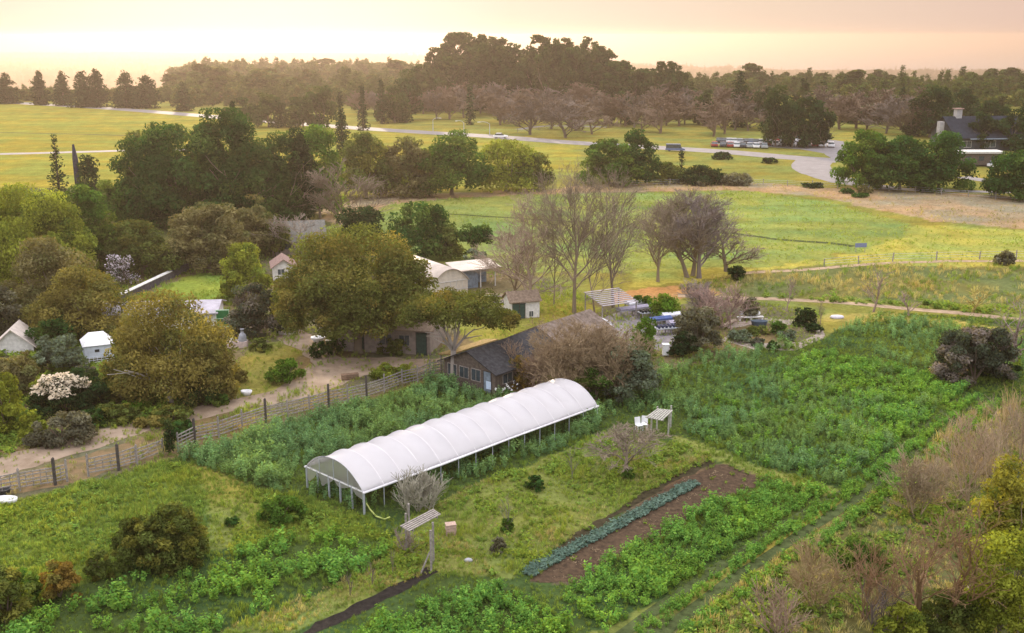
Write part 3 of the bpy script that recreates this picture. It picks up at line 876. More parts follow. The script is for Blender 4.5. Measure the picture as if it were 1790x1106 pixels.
A0, B0, C0 = G(637, 899), G(519, 862), G(1043, 741)
ax = (C0 - A0); GL = ax.length; ax.normalize()
ay = Vector((-ax.y, ax.x, 0)); GW = 6.2
gh = empty('hoop_house', 'long white plastic-covered hoop house standing on posts in the garden', 'greenhouse', A0, math.atan2(ax.y, ax.x))
EAVE, RISE, NB = 1.55, 1.45, 14
def arch(t):                      # t 0..1 across the width
    a = PI * t
    # flattened arc, steeper at the eaves
    return GW * (.5 - .5 * math.cos(a)) if False else GW * t, EAVE + RISE * (1 - abs(2 * t - 1) ** 2.25)
cv = MB(); NX, NY = NB * 14, 30
for i in range(NX + 1):
    u = i / NX; ph = (u * NB) % 1.0
    sag = .22 * math.sin(PI * ph) ** .8
    for j in range(NY + 1):
        t = j / NY
        y, z = arch(t)
        s = sag * math.sin(PI * t) ** .5 * (.4 + .6 * math.sin(2 * PI * t) ** 2)
        yy = y + (.5 - t) * s * .8
        cv.v.append((-.06 + u * (GL + .12), yy - .03 * math.copysign(1, .5 - t) * (abs(2 * t - 1) ** 8), z - s * .9 + .03 - (.10 if j in (0, NY) else 0) + .018 * math.sin(u * 31 + t * 9)))
for i in range(NX):
    for j in range(NY):
        a = i * (NY + 1) + j
        cv.f.append((a, a + NY + 1, a + NY + 2, a + 1))
co = cv.build('cover', FILM, gh, True)
sm = co.modifiers.new('thickness', 'SOLIDIFY'); sm.thickness = .012
for i in range(NB + 1):
    x = i * GL / NB
    m = MB(); m.tube([(x, arch(t)[0], arch(t)[1] - .045) for t in [k / 24 for k in range(25)]], .03, 6); m.build('hoop', GALV, gh, True)
    if 0 < i < NB:  # added strips over the cover, standing for light along each rib crease
        m = MB(); pr_ = [(arch(t)[0], arch(t)[1] + .045) for t in [k / 30 for k in range(31)]]
        for (y0, z0_), (y1, z1_) in zip(pr_[:-1], pr_[1:]):
            m.v += [(x - .022, y0, z0_), (x + .022, y0, z0_), (x + .022, y1, z1_), (x - .022, y1, z1_)]; q_ = len(m.v); m.f.append((q_ - 4, q_ - 3, q_ - 2, q_ - 1))
        m.build('lit_rib_strip', LIT_RIB, gh, True)
for i in range(NB + 1):
    for y in (0, GW):
        m = MB(); x = i * GL / NB
        m.box(x - .055, x + .055, y - .055, y + .055, -.2, EAVE + .02) if i == 0 or i == NB else m.tube([(x, y, -.2), (x, y, EAVE)], .035, 6)
        m.build('post', GALV, gh)
for x in (0.0, GL):
    for k in range(1, 5):
        m = MB(); y = GW * k / 5; m.box(x - .05, x + .05, y - .05, y + .05, -.2, EAVE + .05); m.build('post', GALV, gh)
    m = MB(); m.bar((x, 0, EAVE), (x, GW, EAVE), .07, .09)
    m.build('end_rail', WHITEP, gh)
for y in (-.07, GW + .07):
    m = MB(); m.tube([(-.1, y, EAVE - .02), (GL * .3, y, EAVE - .06), (GL * .6, y, EAVE - .01), (GL + .1, y, EAVE - .04)], [.075, .085, .07, .08], 8)
    m.build('side_curtain_roll', mat('rolled_plastic', (.70, .69, .72), .6, .12, 4), gh, True)
# plastic end walls with a torn hem
for x, hem in ((-.03, [(0, .55), (.06, .5), (.13, .42), (.2, .02), (.28, .22), (.38, .42), (.44, .4), (.5, .04), (.58, .40), (.65, .62), (.72, .95), (.79, .03), (.86, .55), (.95, 1.0), (1, .72)]),
               (GL + .03, [(0, .3), (.3, .5), (.5, .2), (.8, .55), (1, .35)])):
    m = MB(); n = 40
    for k in range(n + 1):
        t = k / n; y, z = arch(t)
        for q in range(len(hem) - 1):
            if hem[q][0] <= t <= hem[q + 1][0]:
                f = (t - hem[q][0]) / max(1e-6, hem[q + 1][0] - hem[q][0]); hh = hem[q][1] * (1 - f) + hem[q + 1][1] * f
        yb = min(max(1 - t, 0), 1) * 0 + t
        m.v += [(x, y, EAVE - (hh if x < 1 else hh)), (x + .015 * math.sin(k), y, max(EAVE, z) - .03)]
    for k in range(n):
        m.f.append((2 * k, 2 * k + 2, 2 * k + 3, 2 * k + 1))
    # the photo's left eave is the far side (y = GW)
    m.build('end_wall', CLEAR, gh)
    for t in (.25, .5, .75):
        y, z = arch(t); q = MB(); q.box(x - .03, x + .01, y - .03, y + .03, EAVE, z - .02); q.build('end_stud', GALV, gh)
m = MB(); m.bar((0, GW / 2, EAVE + RISE - .22), (GL, GW / 2, EAVE + RISE - .22), .05); m.build('ridge_pipe', GALV, gh)

h0, h1 = G(641, 893), G(682, 911)
hose = MB(); hose.tube([h0 + Vector((0, 0, .55)), h0.lerp(h1, .15) + Vector((0, 0, .22)), h0.lerp(h1, .45) + Vector((0, -.35, .1)), h0.lerp(h1, .8) + Vector((0, -.25, .12)), h1 + Vector((0, 0, .3))], .05, 8)
tag(hose.build('hose', mat('yellow_green_hose', (.42, .48, .14), .5, .15), None, True), 'yellow-green hose curling from the hoop house corner post into grass', 'hose')

# ------------------------------------------------------------------ slatted arbours and small garden things
def arbour(name, label, corners, z, nsl, posts, m=WOODG, grp=None, pr=.06):
    c = [P(x, y, z + dz) for x, y, dz in corners]        # long edge 0-1, opposite 3-2
    o = G(*posts[0]); root = empty(name, label, 'arbour', o)
    c = [p - o for p in c]
    rf = MB()
    for k in range(nsl):
        f = (k + .5) / nsl
        a = c[0].lerp(c[3], f); b = c[1].lerp(c[2], f)
        rf.bar(a, b, (c[3] - c[0]).length / nsl * .62, .05)
    for f in (.12, .88):
        rf.bar(c[0].lerp(c[1], f) - Vector((0, 0, .08)), c[3].lerp(c[2], f) - Vector((0, 0, .08)), .08, .1)
    rf.build('slat_roof', m, root)
    ctr = sum(c, Vector()) / 4
    for (x, y) in posts:
        b = G(x, y) - o
        t = min(c, key=lambda q: (Vector((q.x, q.y, 0)) - b).length)
        top = Vector((b.x, b.y, ctr.z - .12))
        q = MB(); q.bar(b - Vector((0, 0, .2)), top, pr * 2); q.build('post', m, root)
    return root
arbour('slatted_arbour', 'tall grey arbour with tilted slat roof in front of the hoop house', [(698, 919, 0), (757, 889, .1), (771, 899, 0), (716, 929, -.1)], 2.75, 5, [(754, 1000), (758, 985), (711, 968), (716, 950)])
st = MB(); s0 = G(752, 1000); st.bar(G(735, 1004) , s0 + Vector((0, 0, 1.3)), .07)
tag(st.build('brace_pole', WOODG), 'thin leaning prop pole at the foot of the tall arbour', 'pole')
arbour('garden_arbour', 'low bleached wooden arbour roof beside a pruned bare fruit tree', [(1127, 729, 0), (1149, 714, .1), (1177, 717, 0), (1158, 735, -.1)], 2.0, 7, [(1138, 764), (1168, 762), (1172, 748), (1148, 750)], mat('bleached_wood', (.42, .40, .36), .9, .3, 5, .3))

def chair(px, py, rz, label, m):
    r = empty('garden_chair', label, 'chair', G(px, py), rz, None)
    s = MB(); s.box(-.25, .25, -.24, .24, .42, .46); s.build('seat', m, r)
    b = MB(); b.prism([(-.25, .22, .44), (.25, .22, .44), (.25, .32, 1.0), (-.25, .32, 1.0)], (0, .03, 0)); b.build('backrest', m, r)
    for sx in (-.22, .22):
        for sy in (-.2, .2):
            l = MB(); l.box(sx - .025, sx + .025, sy - .025, sy + .025, 0, .42); l.build('leg', m, r)
    return r
chair(1117, 752, .4, 'white garden chair left of the pair beside the bleached arbour', WHITEP)
chair(1126, 750, -.2, 'white garden chair next to the bleached arbour, right of the pair', WHITEP)
chair(1650, 656, 2.6, 'white chair standing in grass before the dark purplish bush', WHITEP)

def crate(px, py, w, d, h, rz, name, label, cat, m):
    r = empty(name, label, cat, G(px, py), rz)
    b = MB()
    b.box(-w / 2, w / 2, -d / 2, d / 2, 0, .05)
    for k in range(3):
        z = .08 + k * (h - .08) / 3
        for y in (-d / 2, d / 2 - .03): b.box(-w / 2, w / 2, y, y + .03, z, z + (h - .1) / 3 - .03)
        for x in (-w / 2, w / 2 - .03): b.box(x, x + .03, -d / 2 + .03, d / 2 - .03, z, z + (h - .1) / 3 - .03)
    b.build('slat_sides', m, r)
    l = MB(); l.box(-w / 2 - .02, w / 2 + .02, -d / 2 - .02, d / 2 + .02, h, h + .04); l.build('lid', m, r)
    return r
crate(788, 934, .62, .5, .7, .25, 'wooden_box', 'upright pinkish wooden box standing alone in the straw-coloured grass', 'box', mat('pink_wood', (.46, .33, .27), .9, .2, 6, .2))
crate(612, 663, 1.5, .5, .5, .3, 'wooden_bench', 'brown wooden bench by the dirt road behind the lattice fence', 'bench', WOODB)

def blob(name, label, cat, px, py, prof, m, sx=1, sy=1, group=None):
    mb = MB(); mb.lathe(prof, sides=14)
    mb.v = [(x * sx, y * sy, z) for x, y, z in mb.v]
    o = mb.build(name, m, None, True); o.location = G(px, py)
    return tag(o, label, cat, group)
blob('water_tub', 'white oval water tub lying at the left edge below the fence', 'tub', 9, 879, [(.55, 0), (.62, .1), (.66, .35), (.60, .37), (.52, .12), (0, .1)], WHITEP, 1.3, .75)
blob('plant_pot', 'dark planting pot beside the white tub at the left edge', 'pot', 8, 866, [(.3, 0), (.42, .45), (.45, .5), (.38, .5), (.3, .3), (0, .3)], BLACKP)
blob('stone', 'pale grey stone lying in the straw grass right of the arbour', 'stone', 819, 981, [(.18, 0), (.22, .07), (.18, .15), (.08, .2), (0, .21)], mat('pale_stone', (.36, .36, .39), .9, .15, 3, .4), 1.2, .8)
blob('white_bucket', 'white bucket left at the grass verge of the dirt road', 'bucket', 431, 690, [(.22, 0), (.34, .2), (.36, .4), (.32, .4), (.25, .15), (0, .12)], WHITEP, 1.4, 1)
blob('white_barrel', 'white barrel lying beside the bare tree at the right edge', 'barrel', 1757, 648, [(.32, 0), (.38, .25), (.34, .5), (.28, .52), (0, .52)], WHITEP, 1.3, .8)
blob('feed_sack', 'pale sack lying on yellow grass by the upper field', 'sack', 1463, 556, [(.5, 0), (.62, .12), (.5, .3), (.2, .36), (0, .36)], mat('pale_sack', (.6, .57, .66), .9, .1), 1.3, .7)

bh = empty('beehive', 'white stacked beehive at the edge of the crop field below the nursery', 'beehive', G(1163, 622))
for k, (w, z0, z1) in enumerate(((.30, .15, .5), (.29, .51, .85), (.29, .86, 1.15))):
    m = MB(); m.box(-w, w, -w, w, z0, z1); m.build('hive_box', WHITEP, bh)
m = MB(); m.box(-.34, .34, -.34, .34, 1.155, 1.22); m.build('lid', WHITEP, bh)
for sx in (-.24, .24):
    for sy in (-.24, .24):
        m = MB(); m.box(sx - .04, sx + .04, sy - .04, sy + .04, 0, .148); m.build('leg', WOODG, bh)

# ------------------------------------------------------------------ lattice fence along the farm road
def lattice(posts, label, hgt=1.25, tall=(), skip=()):
    pts = [G(x, y) for x, y in posts]
    root = empty('lattice_fence', label, 'fence', pts[0])
    o = pts[0]; rng = nrng()
    for i, p in enumerate(pts):
        hh = 1.95 if i in tall else 1.55 + rng.uniform(-.1, .15)
        r = .085 if i in tall else .06
        m = MB(); q = p - o; m.box(q.x - r, q.x + r, q.y - r, q.y + r, -.2, hh); m.prism([(q.x - r, q.y - r, hh), (q.x + r, q.y - r, hh), (q.x, q.y - r, hh + .1)], (0, 2 * r, 0))
        m.build('post', WOODD if i in tall else WOODG, root)
    for i in range(len(pts) - 1):
        if i in skip: continue
        a = pts[i] - o; b = pts[i + 1] - o; L_ = (b - a).length; d = (b - a).normalized(); n = Vector((-d.y, d.x, 0)) * .03
        m = MB(); nv = max(2, int(L_ / .42))
        for z in (.28, .54, .80, 1.06, 1.3):
            dz = rng.normal() * .03
            m.bar(a + d * .1 + Vector((0, 0, z + dz)), b - d * .1 + Vector((0, 0, z + rng.normal() * .03)), .04, .085)
        for k in range(1, nv):
            q = a + d * (L_ * k / nv) + n
            m.bar(q + Vector((0, 0, .2)), q + Vector((rng.normal() * .03, 0, 1.36)), .075, .03)
        m.build('lattice_panel', WOODG, root)
    return root
lattice([(-60, 880), (-10, 868), (35, 858), (97, 848), (118, 842), (155, 833), (208, 822), (240, 812)], 'weathered lattice fence beside the dirt road at the lower left', tall=(3, 6), skip=(4,))
lattice([(312, 790), (341, 775), (383, 765), (424, 751), (465, 738), (503, 729), (541, 720), (575, 711), (608, 704), (641, 696), (672, 686), (703, 675), (730, 668), (752, 659), (775, 655)], 'weathered lattice fence with dark posts along the dirt road above the tall crop', tall=(1, 4, 7, 9))
gp = empty('gate_frame', 'low wooden farm gate between the two lattice fences', 'gate', G(262, 801), math.atan2((G(290, 794) - G(240, 812)).y, (G(290, 794) - G(240, 812)).x))
m = MB()
for z in (.2, .5, .8, 1.05): m.bar((-1.1, 0, z), (1.1, 0, z), .04, .08)
m.build('gate_rails', WOODG, gp)
m = MB(); m.bar((-1.1, .05, .2), (1.1, .05, 1.05), .04, .07); m.build('diagonal_brace', WOODG, gp)
for x in (-1.15, 1.15):
    m = MB(); m.box(x - .05, x + .05, -.05, .05, -.1, 1.2); m.build('stile', WOODG, gp)

def wire_fence(px, label, hgt=1.2, grp=None):
    pts = [G(x, y) for x, y in px]
    out = []
    for i in range(len(pts) - 1):
        n = max(1, int((pts[i + 1] - pts[i]).length / 4.5))
        for k in range(n): out.append(pts[i].lerp(pts[i + 1], k / n))
    out.append(pts[-1])
    o = out[0]; root = empty('wire_fence', label, 'fence', o, 0, grp); rng = nrng()
    for i, p in enumerate(out):
        q = p - o; m = MB(); h = hgt * rng.uniform(.9, 1.25); m.bar(q - Vector((0, 0, .2)), q + Vector((rng.normal() * .04, 0, h)), .13); m.build('post', WOODG, root)
    for z in (.4, .75, 1.1):
        m = MB()
        for a, b in zip(out[:-1], out[1:]): m.bar(a - o + Vector((0, 0, z)), b - o + Vector((0, 0, z)), .03)
        m.build('wire', GALV, root)
    return root
wire_fence([(1440, 466), (1560, 457), (1712, 453), (1840, 452)], 'low wire fence along the near edge of the bright meadow')
wire_fence([(1090, 326), (1250, 320), (1420, 327), (1600, 336), (1790, 352)], 'wire fence along the far edge of the tan dry strip')
wire_fence([(905, 232), (960, 226), (1060, 224)], 'fence line beside the path in front of the bare orchard')

# ------------------------------------------------------------------ buildings
def framed(A, Bp):
    a, b = G(*A), G(*Bp)
    d = b - a; return a, d.length, math.atan2(d.y, d.x)

def gabled(name, label, cat, A, Bp, dep, wh, rh, wallm, roofm, axis='x', over=.35, openings=(), group=None, rooflabel=None):
    """A-B: the front wall's foot in the photo. axis 'x': ridge parallel to the front, 'y': gable end in front.
    openings: (kind, x0, x1, z0, z1, material) on the front; sides: ('L'/'R')"""
    a, w, rz = framed(A, Bp)
    root = empty(name, label, cat, a, rz, group)
    wl = MB()
    t = .12
    wl.box(0, w, 0, t, -.2, wh); wl.box(0, w, dep - t, dep, -.2, wh)
    wl.box(0, t, t, dep - t, -.2, wh); wl.box(w - t, w, t, dep - t, -.2, wh)
    if axis == 'x':
        for x in (0, w - t): wl.prism([(x, 0, wh), (x, dep, wh), (x, dep / 2, rh - .05)], (t, 0, 0))
    else:
        for y in (0, dep - t): wl.prism([(0, y, wh), (w, y, wh), (w / 2, y, rh - .05)], (0, t, 0))
    wl.build('wall', wallm, root)
    rf = MB(); th = .1
    if axis == 'x':
        sl = (rh - wh) / (dep / 2); e = over * sl
        rf.prism([(-over, -over, wh - e), (-over, dep / 2, rh), (-over, dep / 2, rh + th), (-over, -over, wh - e + th)], (w + 2 * over, 0, 0))
        rf.prism([(-over, dep + over, wh - e), (-over, dep + over, wh - e + th), (-over, dep / 2 + .002, rh + th), (-over, dep / 2 + .002, rh)], (w + 2 * over, 0, 0))
    else:
        sl = (rh - wh) / (w / 2); e = over * sl
        rf.prism([(-over, -over, wh - e), (-over, -over, wh - e + th), (w / 2, -over, rh + th), (w / 2, -over, rh)], (0, dep + 2 * over, 0))
        rf.prism([(w + over, -over, wh - e), (w / 2 + .002, -over, rh), (w / 2 + .002, -over, rh + th), (w + over, -over, wh - e + th)], (0, dep + 2 * over, 0))
    r = rf.build('roof', roofm, root)
    if rooflabel: r['label'] = rooflabel
    for op in openings:
        k, side, x0, x1, z0, z1, mm = op
        def q(u, v, z):                     # u along the wall, v outwards
            return {'F': (u, -v, z), 'L': (-v, u, z), 'R': (w + v, u, z)}[side]
        p = MB(); p.prism([q(x0, .004, z0), q(x1, .004, z0), q(x1, .004, z1), q(x0, .004, z1)], Vector(q(0, .03, 0)) - Vector(q(0, 0, 0)))
        po = p.build(k, mm, root)
        fr = MB(); fw = .06
        for (u0, u1, v0, v1) in ((x0 - fw, x0, z0 - fw, z1 + fw), (x1, x1 + fw, z0 - fw, z1 + fw), (x0, x1, z1, z1 + fw), (x0, x1, z0 - fw, z0)):
            fr.prism([q(u0, .003, v0), q(u1, .003, v0), q(u1, .003, v1), q(u0, .003, v1)], Vector(q(0, .06, 0)) - Vector(q(0, 0, 0)))
        if k == 'window':
            xm = (x0 + x1) / 2; fr.prism([q(xm - .02, .035, z0), q(xm + .02, .035, z0), q(xm + .02, .035, z1), q(xm - .02, .035, z1)], Vector(q(0, .02, 0)) - Vector(q(0, 0, 0)))
        f = fr.build('frame', (WOODG if wallm is TIMBER or wallm is STUC else WHITEW) if k == 'window' else WOODD, po)
    return root

STUC = mat('pale_stucco', (.27, .225, .20), .9, .2, 2, .2)
SLATE = mat('dark_slate_roof', (.055, .055, .06), .95, .3, 3, .4, spec=.05)
REED = mat('brown_matted_roof', (.19, .15, .13), 1, .35, 2.2, 1.0, col2=(.085, .065, .05))
BROWNR = mat('brown_shingle_roof', (.22, .165, .125), .9, .3, 4, .5)
GREYR = mat('grey_metal_roof', (.40, .37, .42), .6, .2, 1, .1)
CREAMR = mat('cream_metal_roof', (.54, .46, .40), .5, .12, 1, .1)
PINKR = mat('pinkish_tile_roof', (.30, .205, .18), .9, .25, 5, .4)
MOSS = mat('mossy_roof', (.32, .20, .10), 1, .35, 4, .6, col2=(.14, .14, .04))
BLUEW = mat('blue_grey_boards', (.20, .25, .31), .8, .25, 3, .2)
GREEND = mat('green_door', (.03, .065, .055), .7, .25, 3, .1)
TIMBER = mat('grey_brown_boards', (.135, .11, .095), .9, .3, 4, .3)

# small white shed
gabled('garden_shed', 'small white shed with brown roof and dark green double doors', 'shed', (893, 558), (943, 554), 2.6, 1.95, 2.75, WHITEW, BROWNR, 'x', .22,
       [('door', 'F', .22, .95, .02, 1.7, GREEND), ('door', 'F', 1.02, 1.6, .02, 1.65, GREEND), ('window', 'F', 2.1, 2.55, .15, .75, GLASSD)])
# the long potting shed: near half slate, far half overgrown
ps = gabled('potting_shed', 'long low potting shed with dark slate roof turning brown and overgrown', 'shed', (777, 667), (866, 691), 9.0, 2.1, 3.45, TIMBER, SLATE, 'y', .45,
       [('window', 'F', .5, 1.5, .9, 1.85, GLASSD), ('window', 'F', 1.9, 2.9, .9, 1.85, GLASSD), ('window', 'F', 3.3, 4.3, .9, 1.9, GLASSD), ('door', 'F', 4.7, 5.5, .02, 1.95, BLUEW), ('window', 'R', 1.0, 2.2, .8, 1.6, GLASSD), ('window', 'R', 3.2, 4.4, .8, 1.6, GLASSD)])
a, w, rz = framed((777, 667), (866, 691))
m = MB(); sl = 1.9 / (w / 2)
for sgn in (0, 1):
    pts = [(w + .5, 9.46, 1.92), (w / 2 + .01, 9.46, 3.57), (w / 2 + .01, 9.46, 3.74), (w + .5, 9.46, 2.06)]
    if sgn: pts = [(w - x, y, z) for x, y, z in reversed(pts)]
    m.prism(pts, (0, 8.5, 0))
m.build('overgrown_roof', REED, ps)['label'] = 'brown overgrown far half of the roof'
m = MB(); m.box(.1, w - .1, 9.1, 17.6, -.2, 2.1); m.build('rear_wall', TIMBER, ps)
m = MB(); m.prism([(-2.2, 1.5, 1.75), (-.46, 1.5, 2.05), (-.46, 1.5, 2.17), (-2.2, 1.5, 1.87)], (0, 6.5, 0)); m.build('porch_roof', MOSS, ps)['label'] = 'mossy orange-brown lean-to roof on the left side'
for y in (1.7, 4.5, 7.7):
    m = MB(); m.box(-2.1, -2.0, y, y + .1, -.1, 1.76); m.build('porch_post', WOODG, ps)
pn = MB(); pn.prism([(w - .95, -.10, .45), (w - .42, -.10, .45), (w - .42, -.10, 1.15), (w - .95, -.10, 1.15)], (0, -.02, 0))
m_ = pn.build('notice_board', mat('pale_blue_board', (.55, .66, .85), .6, .1)); m_.location = a; m_.rotation_euler = (0, 0, rz)
tag(m_, 'pale blue-white board leaning on the front of the potting shed', 'board')

# farm building half hidden by the great oak
gabled('farm_office', 'pale stucco farm building tucked under the biggest oak', 'building', (592, 613), (752, 621), 6.5, 2.7, 4.3, STUC, BROWNR, 'x', .5,
       [('door', 'F', 1.7, 2.6, .05, 2.1, GREEND), ('window', 'F', 4.2, 5.4, .9, 1.9, GLASSD), ('door', 'F', 7.9, 8.9, .05, 2.2, GREEND), ('window', 'F', 6.2, 7.2, .9, 1.9, GLASSD), ('window', 'L', 1.5, 2.8, .9, 1.9, GLASSD)])
# left sheds
gabled('long_shed', 'long low shed with grey-lilac metal roof behind the golden oak', 'shed', (160, 583), (378, 578), 5.0, 2.0, 2.7, WHITEW, GREYR, 'x', .35,
       [('window', 'F', .4, 1.1, .9, 1.6, GLASSD), ('door', 'F', 10.5, 11.4, .02, 1.8, GREEND)])
gabled('farmhouse', 'house with grey-brown hipped roof half hidden behind bare branches', 'house', (482, 447), (566, 443), 7, 2.2, 4.2, STUC, mat('grey_brown_tiles', (.16, .155, .14), .9, .25, 4, .4), 'x', .6,
       [('window', 'F', 1.0, 2.2, .9, 2.0, GLASSD), ('window', 'F', 4.0, 5.2, .9, 2.0, GLASSD)])
gabled('cottage', 'small white cottage with pinkish roof beside the yellow-green tree', 'cottage', (478, 490), (516, 488), 4.0, 1.7, 2.6, WHITEW, PINKR, 'y', .3,
       [('window', 'F', .6, 1.4, .7, 1.4, GLASSD)])
gabled('boat_shed', 'pale roofed shed at the left edge among dark shrubs', 'shed', (-12, 622), (60, 618), 3.4, .9, 2.5, WHITEW, mat('dusty_white_roof', (.60, .52, .47), .8, .15, 2, .2), 'y', .3)

# glazed greenhouse with curved roof
a, w, rz = framed((757, 522), (818, 513))
g2 = empty('curved_greenhouse', 'pale greenhouse with curved cream roof behind the biggest oak', 'greenhouse', a, rz)
def arc2(t, wh=1.8, r=1.55): return w * t, wh + r * (1 - abs(2 * t - 1) ** 2.1)
m = MB(); DP = 9.5
for j in range(17):
    y, z = arc2(j / 16); m.v += [(y * 1.04 - w * .02, -.25, z), (y * 1.04 - w * .02, DP + .2, z)]
for j in range(16): m.f.append((2 * j, 2 * j + 2, 2 * j + 3, 2 * j + 1))
ro = m.build('roof', CREAMR, g2, True); sm = ro.modifiers.new('thickness', 'SOLIDIFY'); sm.thickness = .06
m = MB(); m.prism([(0, 0, -.1), (w, 0, -.1)] + [(arc2(j / 16)[0], 0, arc2(j / 16)[1] - .08) for j in range(16, -1, -1)], (0, .1, 0)); m.build('front_wall', mat('cream_panels', (.62, .56, .49), .7, .15, 2), g2)
m = MB(); m.prism([(0, DP - .1, -.1), (w, DP - .1, -.1)] + [(arc2(j / 16)[0], DP - .1, arc2(j / 16)[1] - .08) for j in range(16, -1, -1)], (0, .1, 0)); m.build('back_wall', MATS['cream_panels'], g2)
for x in (0.0, w - .1):
    m = MB(); m.box(x, x + .1, .12, DP - .12, -.1, 1.75); m.build('side_wall', MATS['cream_panels'], g2)
m = MB(); m.box(0.0, w, -.06, -.003, 1.75, 1.85)
for k in range(1, 6): m.box(w * k / 6 - .03, w * k / 6 + .03, -.05, -.003, .8, 1.745)
m.box(0, w, -.05, -.003, .72, .8); m.build('mullions', WHITEW, g2)
m = MB(); m.box(w * .42, w * .58, -.045, -.004, .0, .71); m.build('door', WHITEW, g2)

# open shed beside it with a parked car
a, w, rz = framed((812, 505), (866, 499))
g3 = empty('open_shed', 'long open-fronted shed with cream roof beside the curved greenhouse', 'shed', a, rz)
m = MB(); m.prism([(-1.2, -.5, 2.3), (-1.2, 3.0, 2.75), (-1.2, 3.0, 2.87), (-1.2, -.5, 2.42)], (w + 1.8, 0, 0)); m.build('roof', CREAMR, g3)
m = MB(); m.box(-1, w, 2.6, 2.72, -.1, 2.6); m.box(-1, -.9, .3, 2.59, -.1, 2.35); m.box(0, w * .45, .1, .2, -.1, 2.2); m.build('wall', BLUEW, g3)
for x in (w * .5, w - .1):
    m = MB(); m.box(x, x + .12, -.1, .02, -.1, 2.33); m.build('post', WHITEW, g3)

# white plastic hut with lattice base
a, w, rz = framed((150, 640), (200, 634))
g4 = empty('plastic_hut', 'small white hut with lattice base left of the golden oak', 'hut', a, rz)
m = MB(); m.box(0, w, 0, 2.6, .75, 1.9); m.build('wall', mat('bluish_white_panel', (.58, .63, .74), .6, .15, 2), g4)
m = MB(); c = .75
m.v += [(-.15, -.15, 1.9), (w + .15, -.15, 1.9), (w + .15, 2.75, 1.9), (-.15, 2.75, 1.9), (c * .8, c, 2.75), (w - c * .8, c, 2.75), (w - c * .8, 2.6 - c, 2.75), (c * .8, 2.6 - c, 2.75)]
m.f += [(0, 1, 5, 4), (1, 2, 6, 5), (2, 3, 7, 6), (3, 0, 4, 7), (4, 5, 6, 7), (3, 2, 1, 0)]
m.build('roof', WHITEP, g4)
m = MB(); m.box(w * .36, w * .52, -.02, -.003, 1.25, 1.5); m.build('vent', BLACKP, g4)
m = MB()
for k in range(8): m.bar((w * k / 7, -.03, 0), (w * k / 7, -.03, .75), .05)
for z in (.1, .3, .5, .7): m.bar((0, -.06, z), (w, -.06, z), .05)
m.build('lattice', WHITEP, g4)

# long low white-capped wall running up to the left lawn
p0, p1 = G(212, 528), G(328, 472)
d = p1 - p0; lw = empty('garden_wall', 'long low dark wall with white capping beside the left lawn', 'wall', p0, math.atan2(d.y, d.x))
m = MB(); m.box(0, d.length, -.2, .2, -.2, .9); m.build('wall_body', mat('dark_boards', (.10, .09, .10), .9, .3, 3), lw)
m = MB(); m.box(-.05, d.length * .72, -.32, .32, .905, .98); m.build('capping', WHITEW, lw)

# green framed screen and plinth with oven
gs = empty('green_screen', 'green panel with pale frame standing by the grey-green bush', 'screen', G(391, 578), .1)
m = MB(); m.box(-.62, .62, -.03, .03, .5, 2.2); m.build('panel', mat('green_fabric', (.03, .17, .055), .8, .2, 3), gs)
m = MB()
for x in (-.68, .62): m.box(x, x + .06, -.05, .05, .5, 2.2)
for z in (.44, 1.3, 2.2): m.box(-.68, .68, -.06, -.032 if z == 1.3 else .06, z, z + .07)
m.build('frame', mat('pale_green_frame', (.42, .62, .42), .6, .1), gs)
m = MB()
for x in (-.6, .5): m.box(x, x + .1, -.045, .045, -.1, .43)
m.build('feet', BLUEW, gs)
ov = empty('garden_oven', 'small grey domed oven on a pale pink plinth in the yard', 'oven', G(415, 606), .05)
m = MB(); m.box(-1.0, 1.0, -.45, .45, -.1, .62); m.build('plinth', mat('pink_masonry', (.58, .46, .44), .9, .15, 3, .3), ov)
m = MB(); m.lathe([(.42, .625), (.42, .95), (.34, 1.25), (.2, 1.4), (.16, 1.42), (.16, 1.75), (.2, 1.76), (.2, 1.85), (0, 1.87)], (.55, 0, 0)); m.build('dome', mat('grey_clay', (.28, .29, .33), .8, .2), ov, True)
m = MB(); m.lathe([(.3, .625), (.33, .75), (.24, .9), (0, .95)], (-.35, 0, 0)); m.build('bowl', WHITEP, ov, True)

us_ = empty('market_umbrella', 'cream umbrella over a dark stand in the shade of the biggest oak', 'umbrella', G(572, 607))
m = MB(); m.tube([(0, 0, -.1), (0, 0, 2.3)], .035, 8); m.build('pole', WOODG, us_)
m = MB(); m.lathe([(.95, 1.85), (.93, 1.9), (.5, 2.15), (.06, 2.3), (0, 2.32)], sides=8); m.build('canopy', mat('cream_canvas', (.72, .62, .46), .8, .1), us_)
tb = empty('market_stand', 'dark market stand under the cream umbrella', 'stand', G(577, 609))
m = MB(); m.box(-.4, .4, -.3, .3, .85, .92); m.build('table_top', WHITEW, tb)
m = MB(); m.box(-.36, .36, -.26, .26, 0, .845); m.build('cabinet', BLACKP, tb)
blob('compost_bin', 'low white bowl-shaped planter beside the cream umbrella', 'planter', 556, 597, [(.35, 0), (.6, .35), (.62, .5), (.5, .5), (.3, .3), (0, .3)], WHITEP, 1.2, .9)
blob('stone_slab', 'flat pale slab lying on the dirt road near the yard', 'slab', 503, 583, [(.9, 0), (1.0, .08), (.9, .16), (0, .17)], mat('pale_concrete', (.58, .52, .48), .9, .1, 2, .2), 1.3, .6)

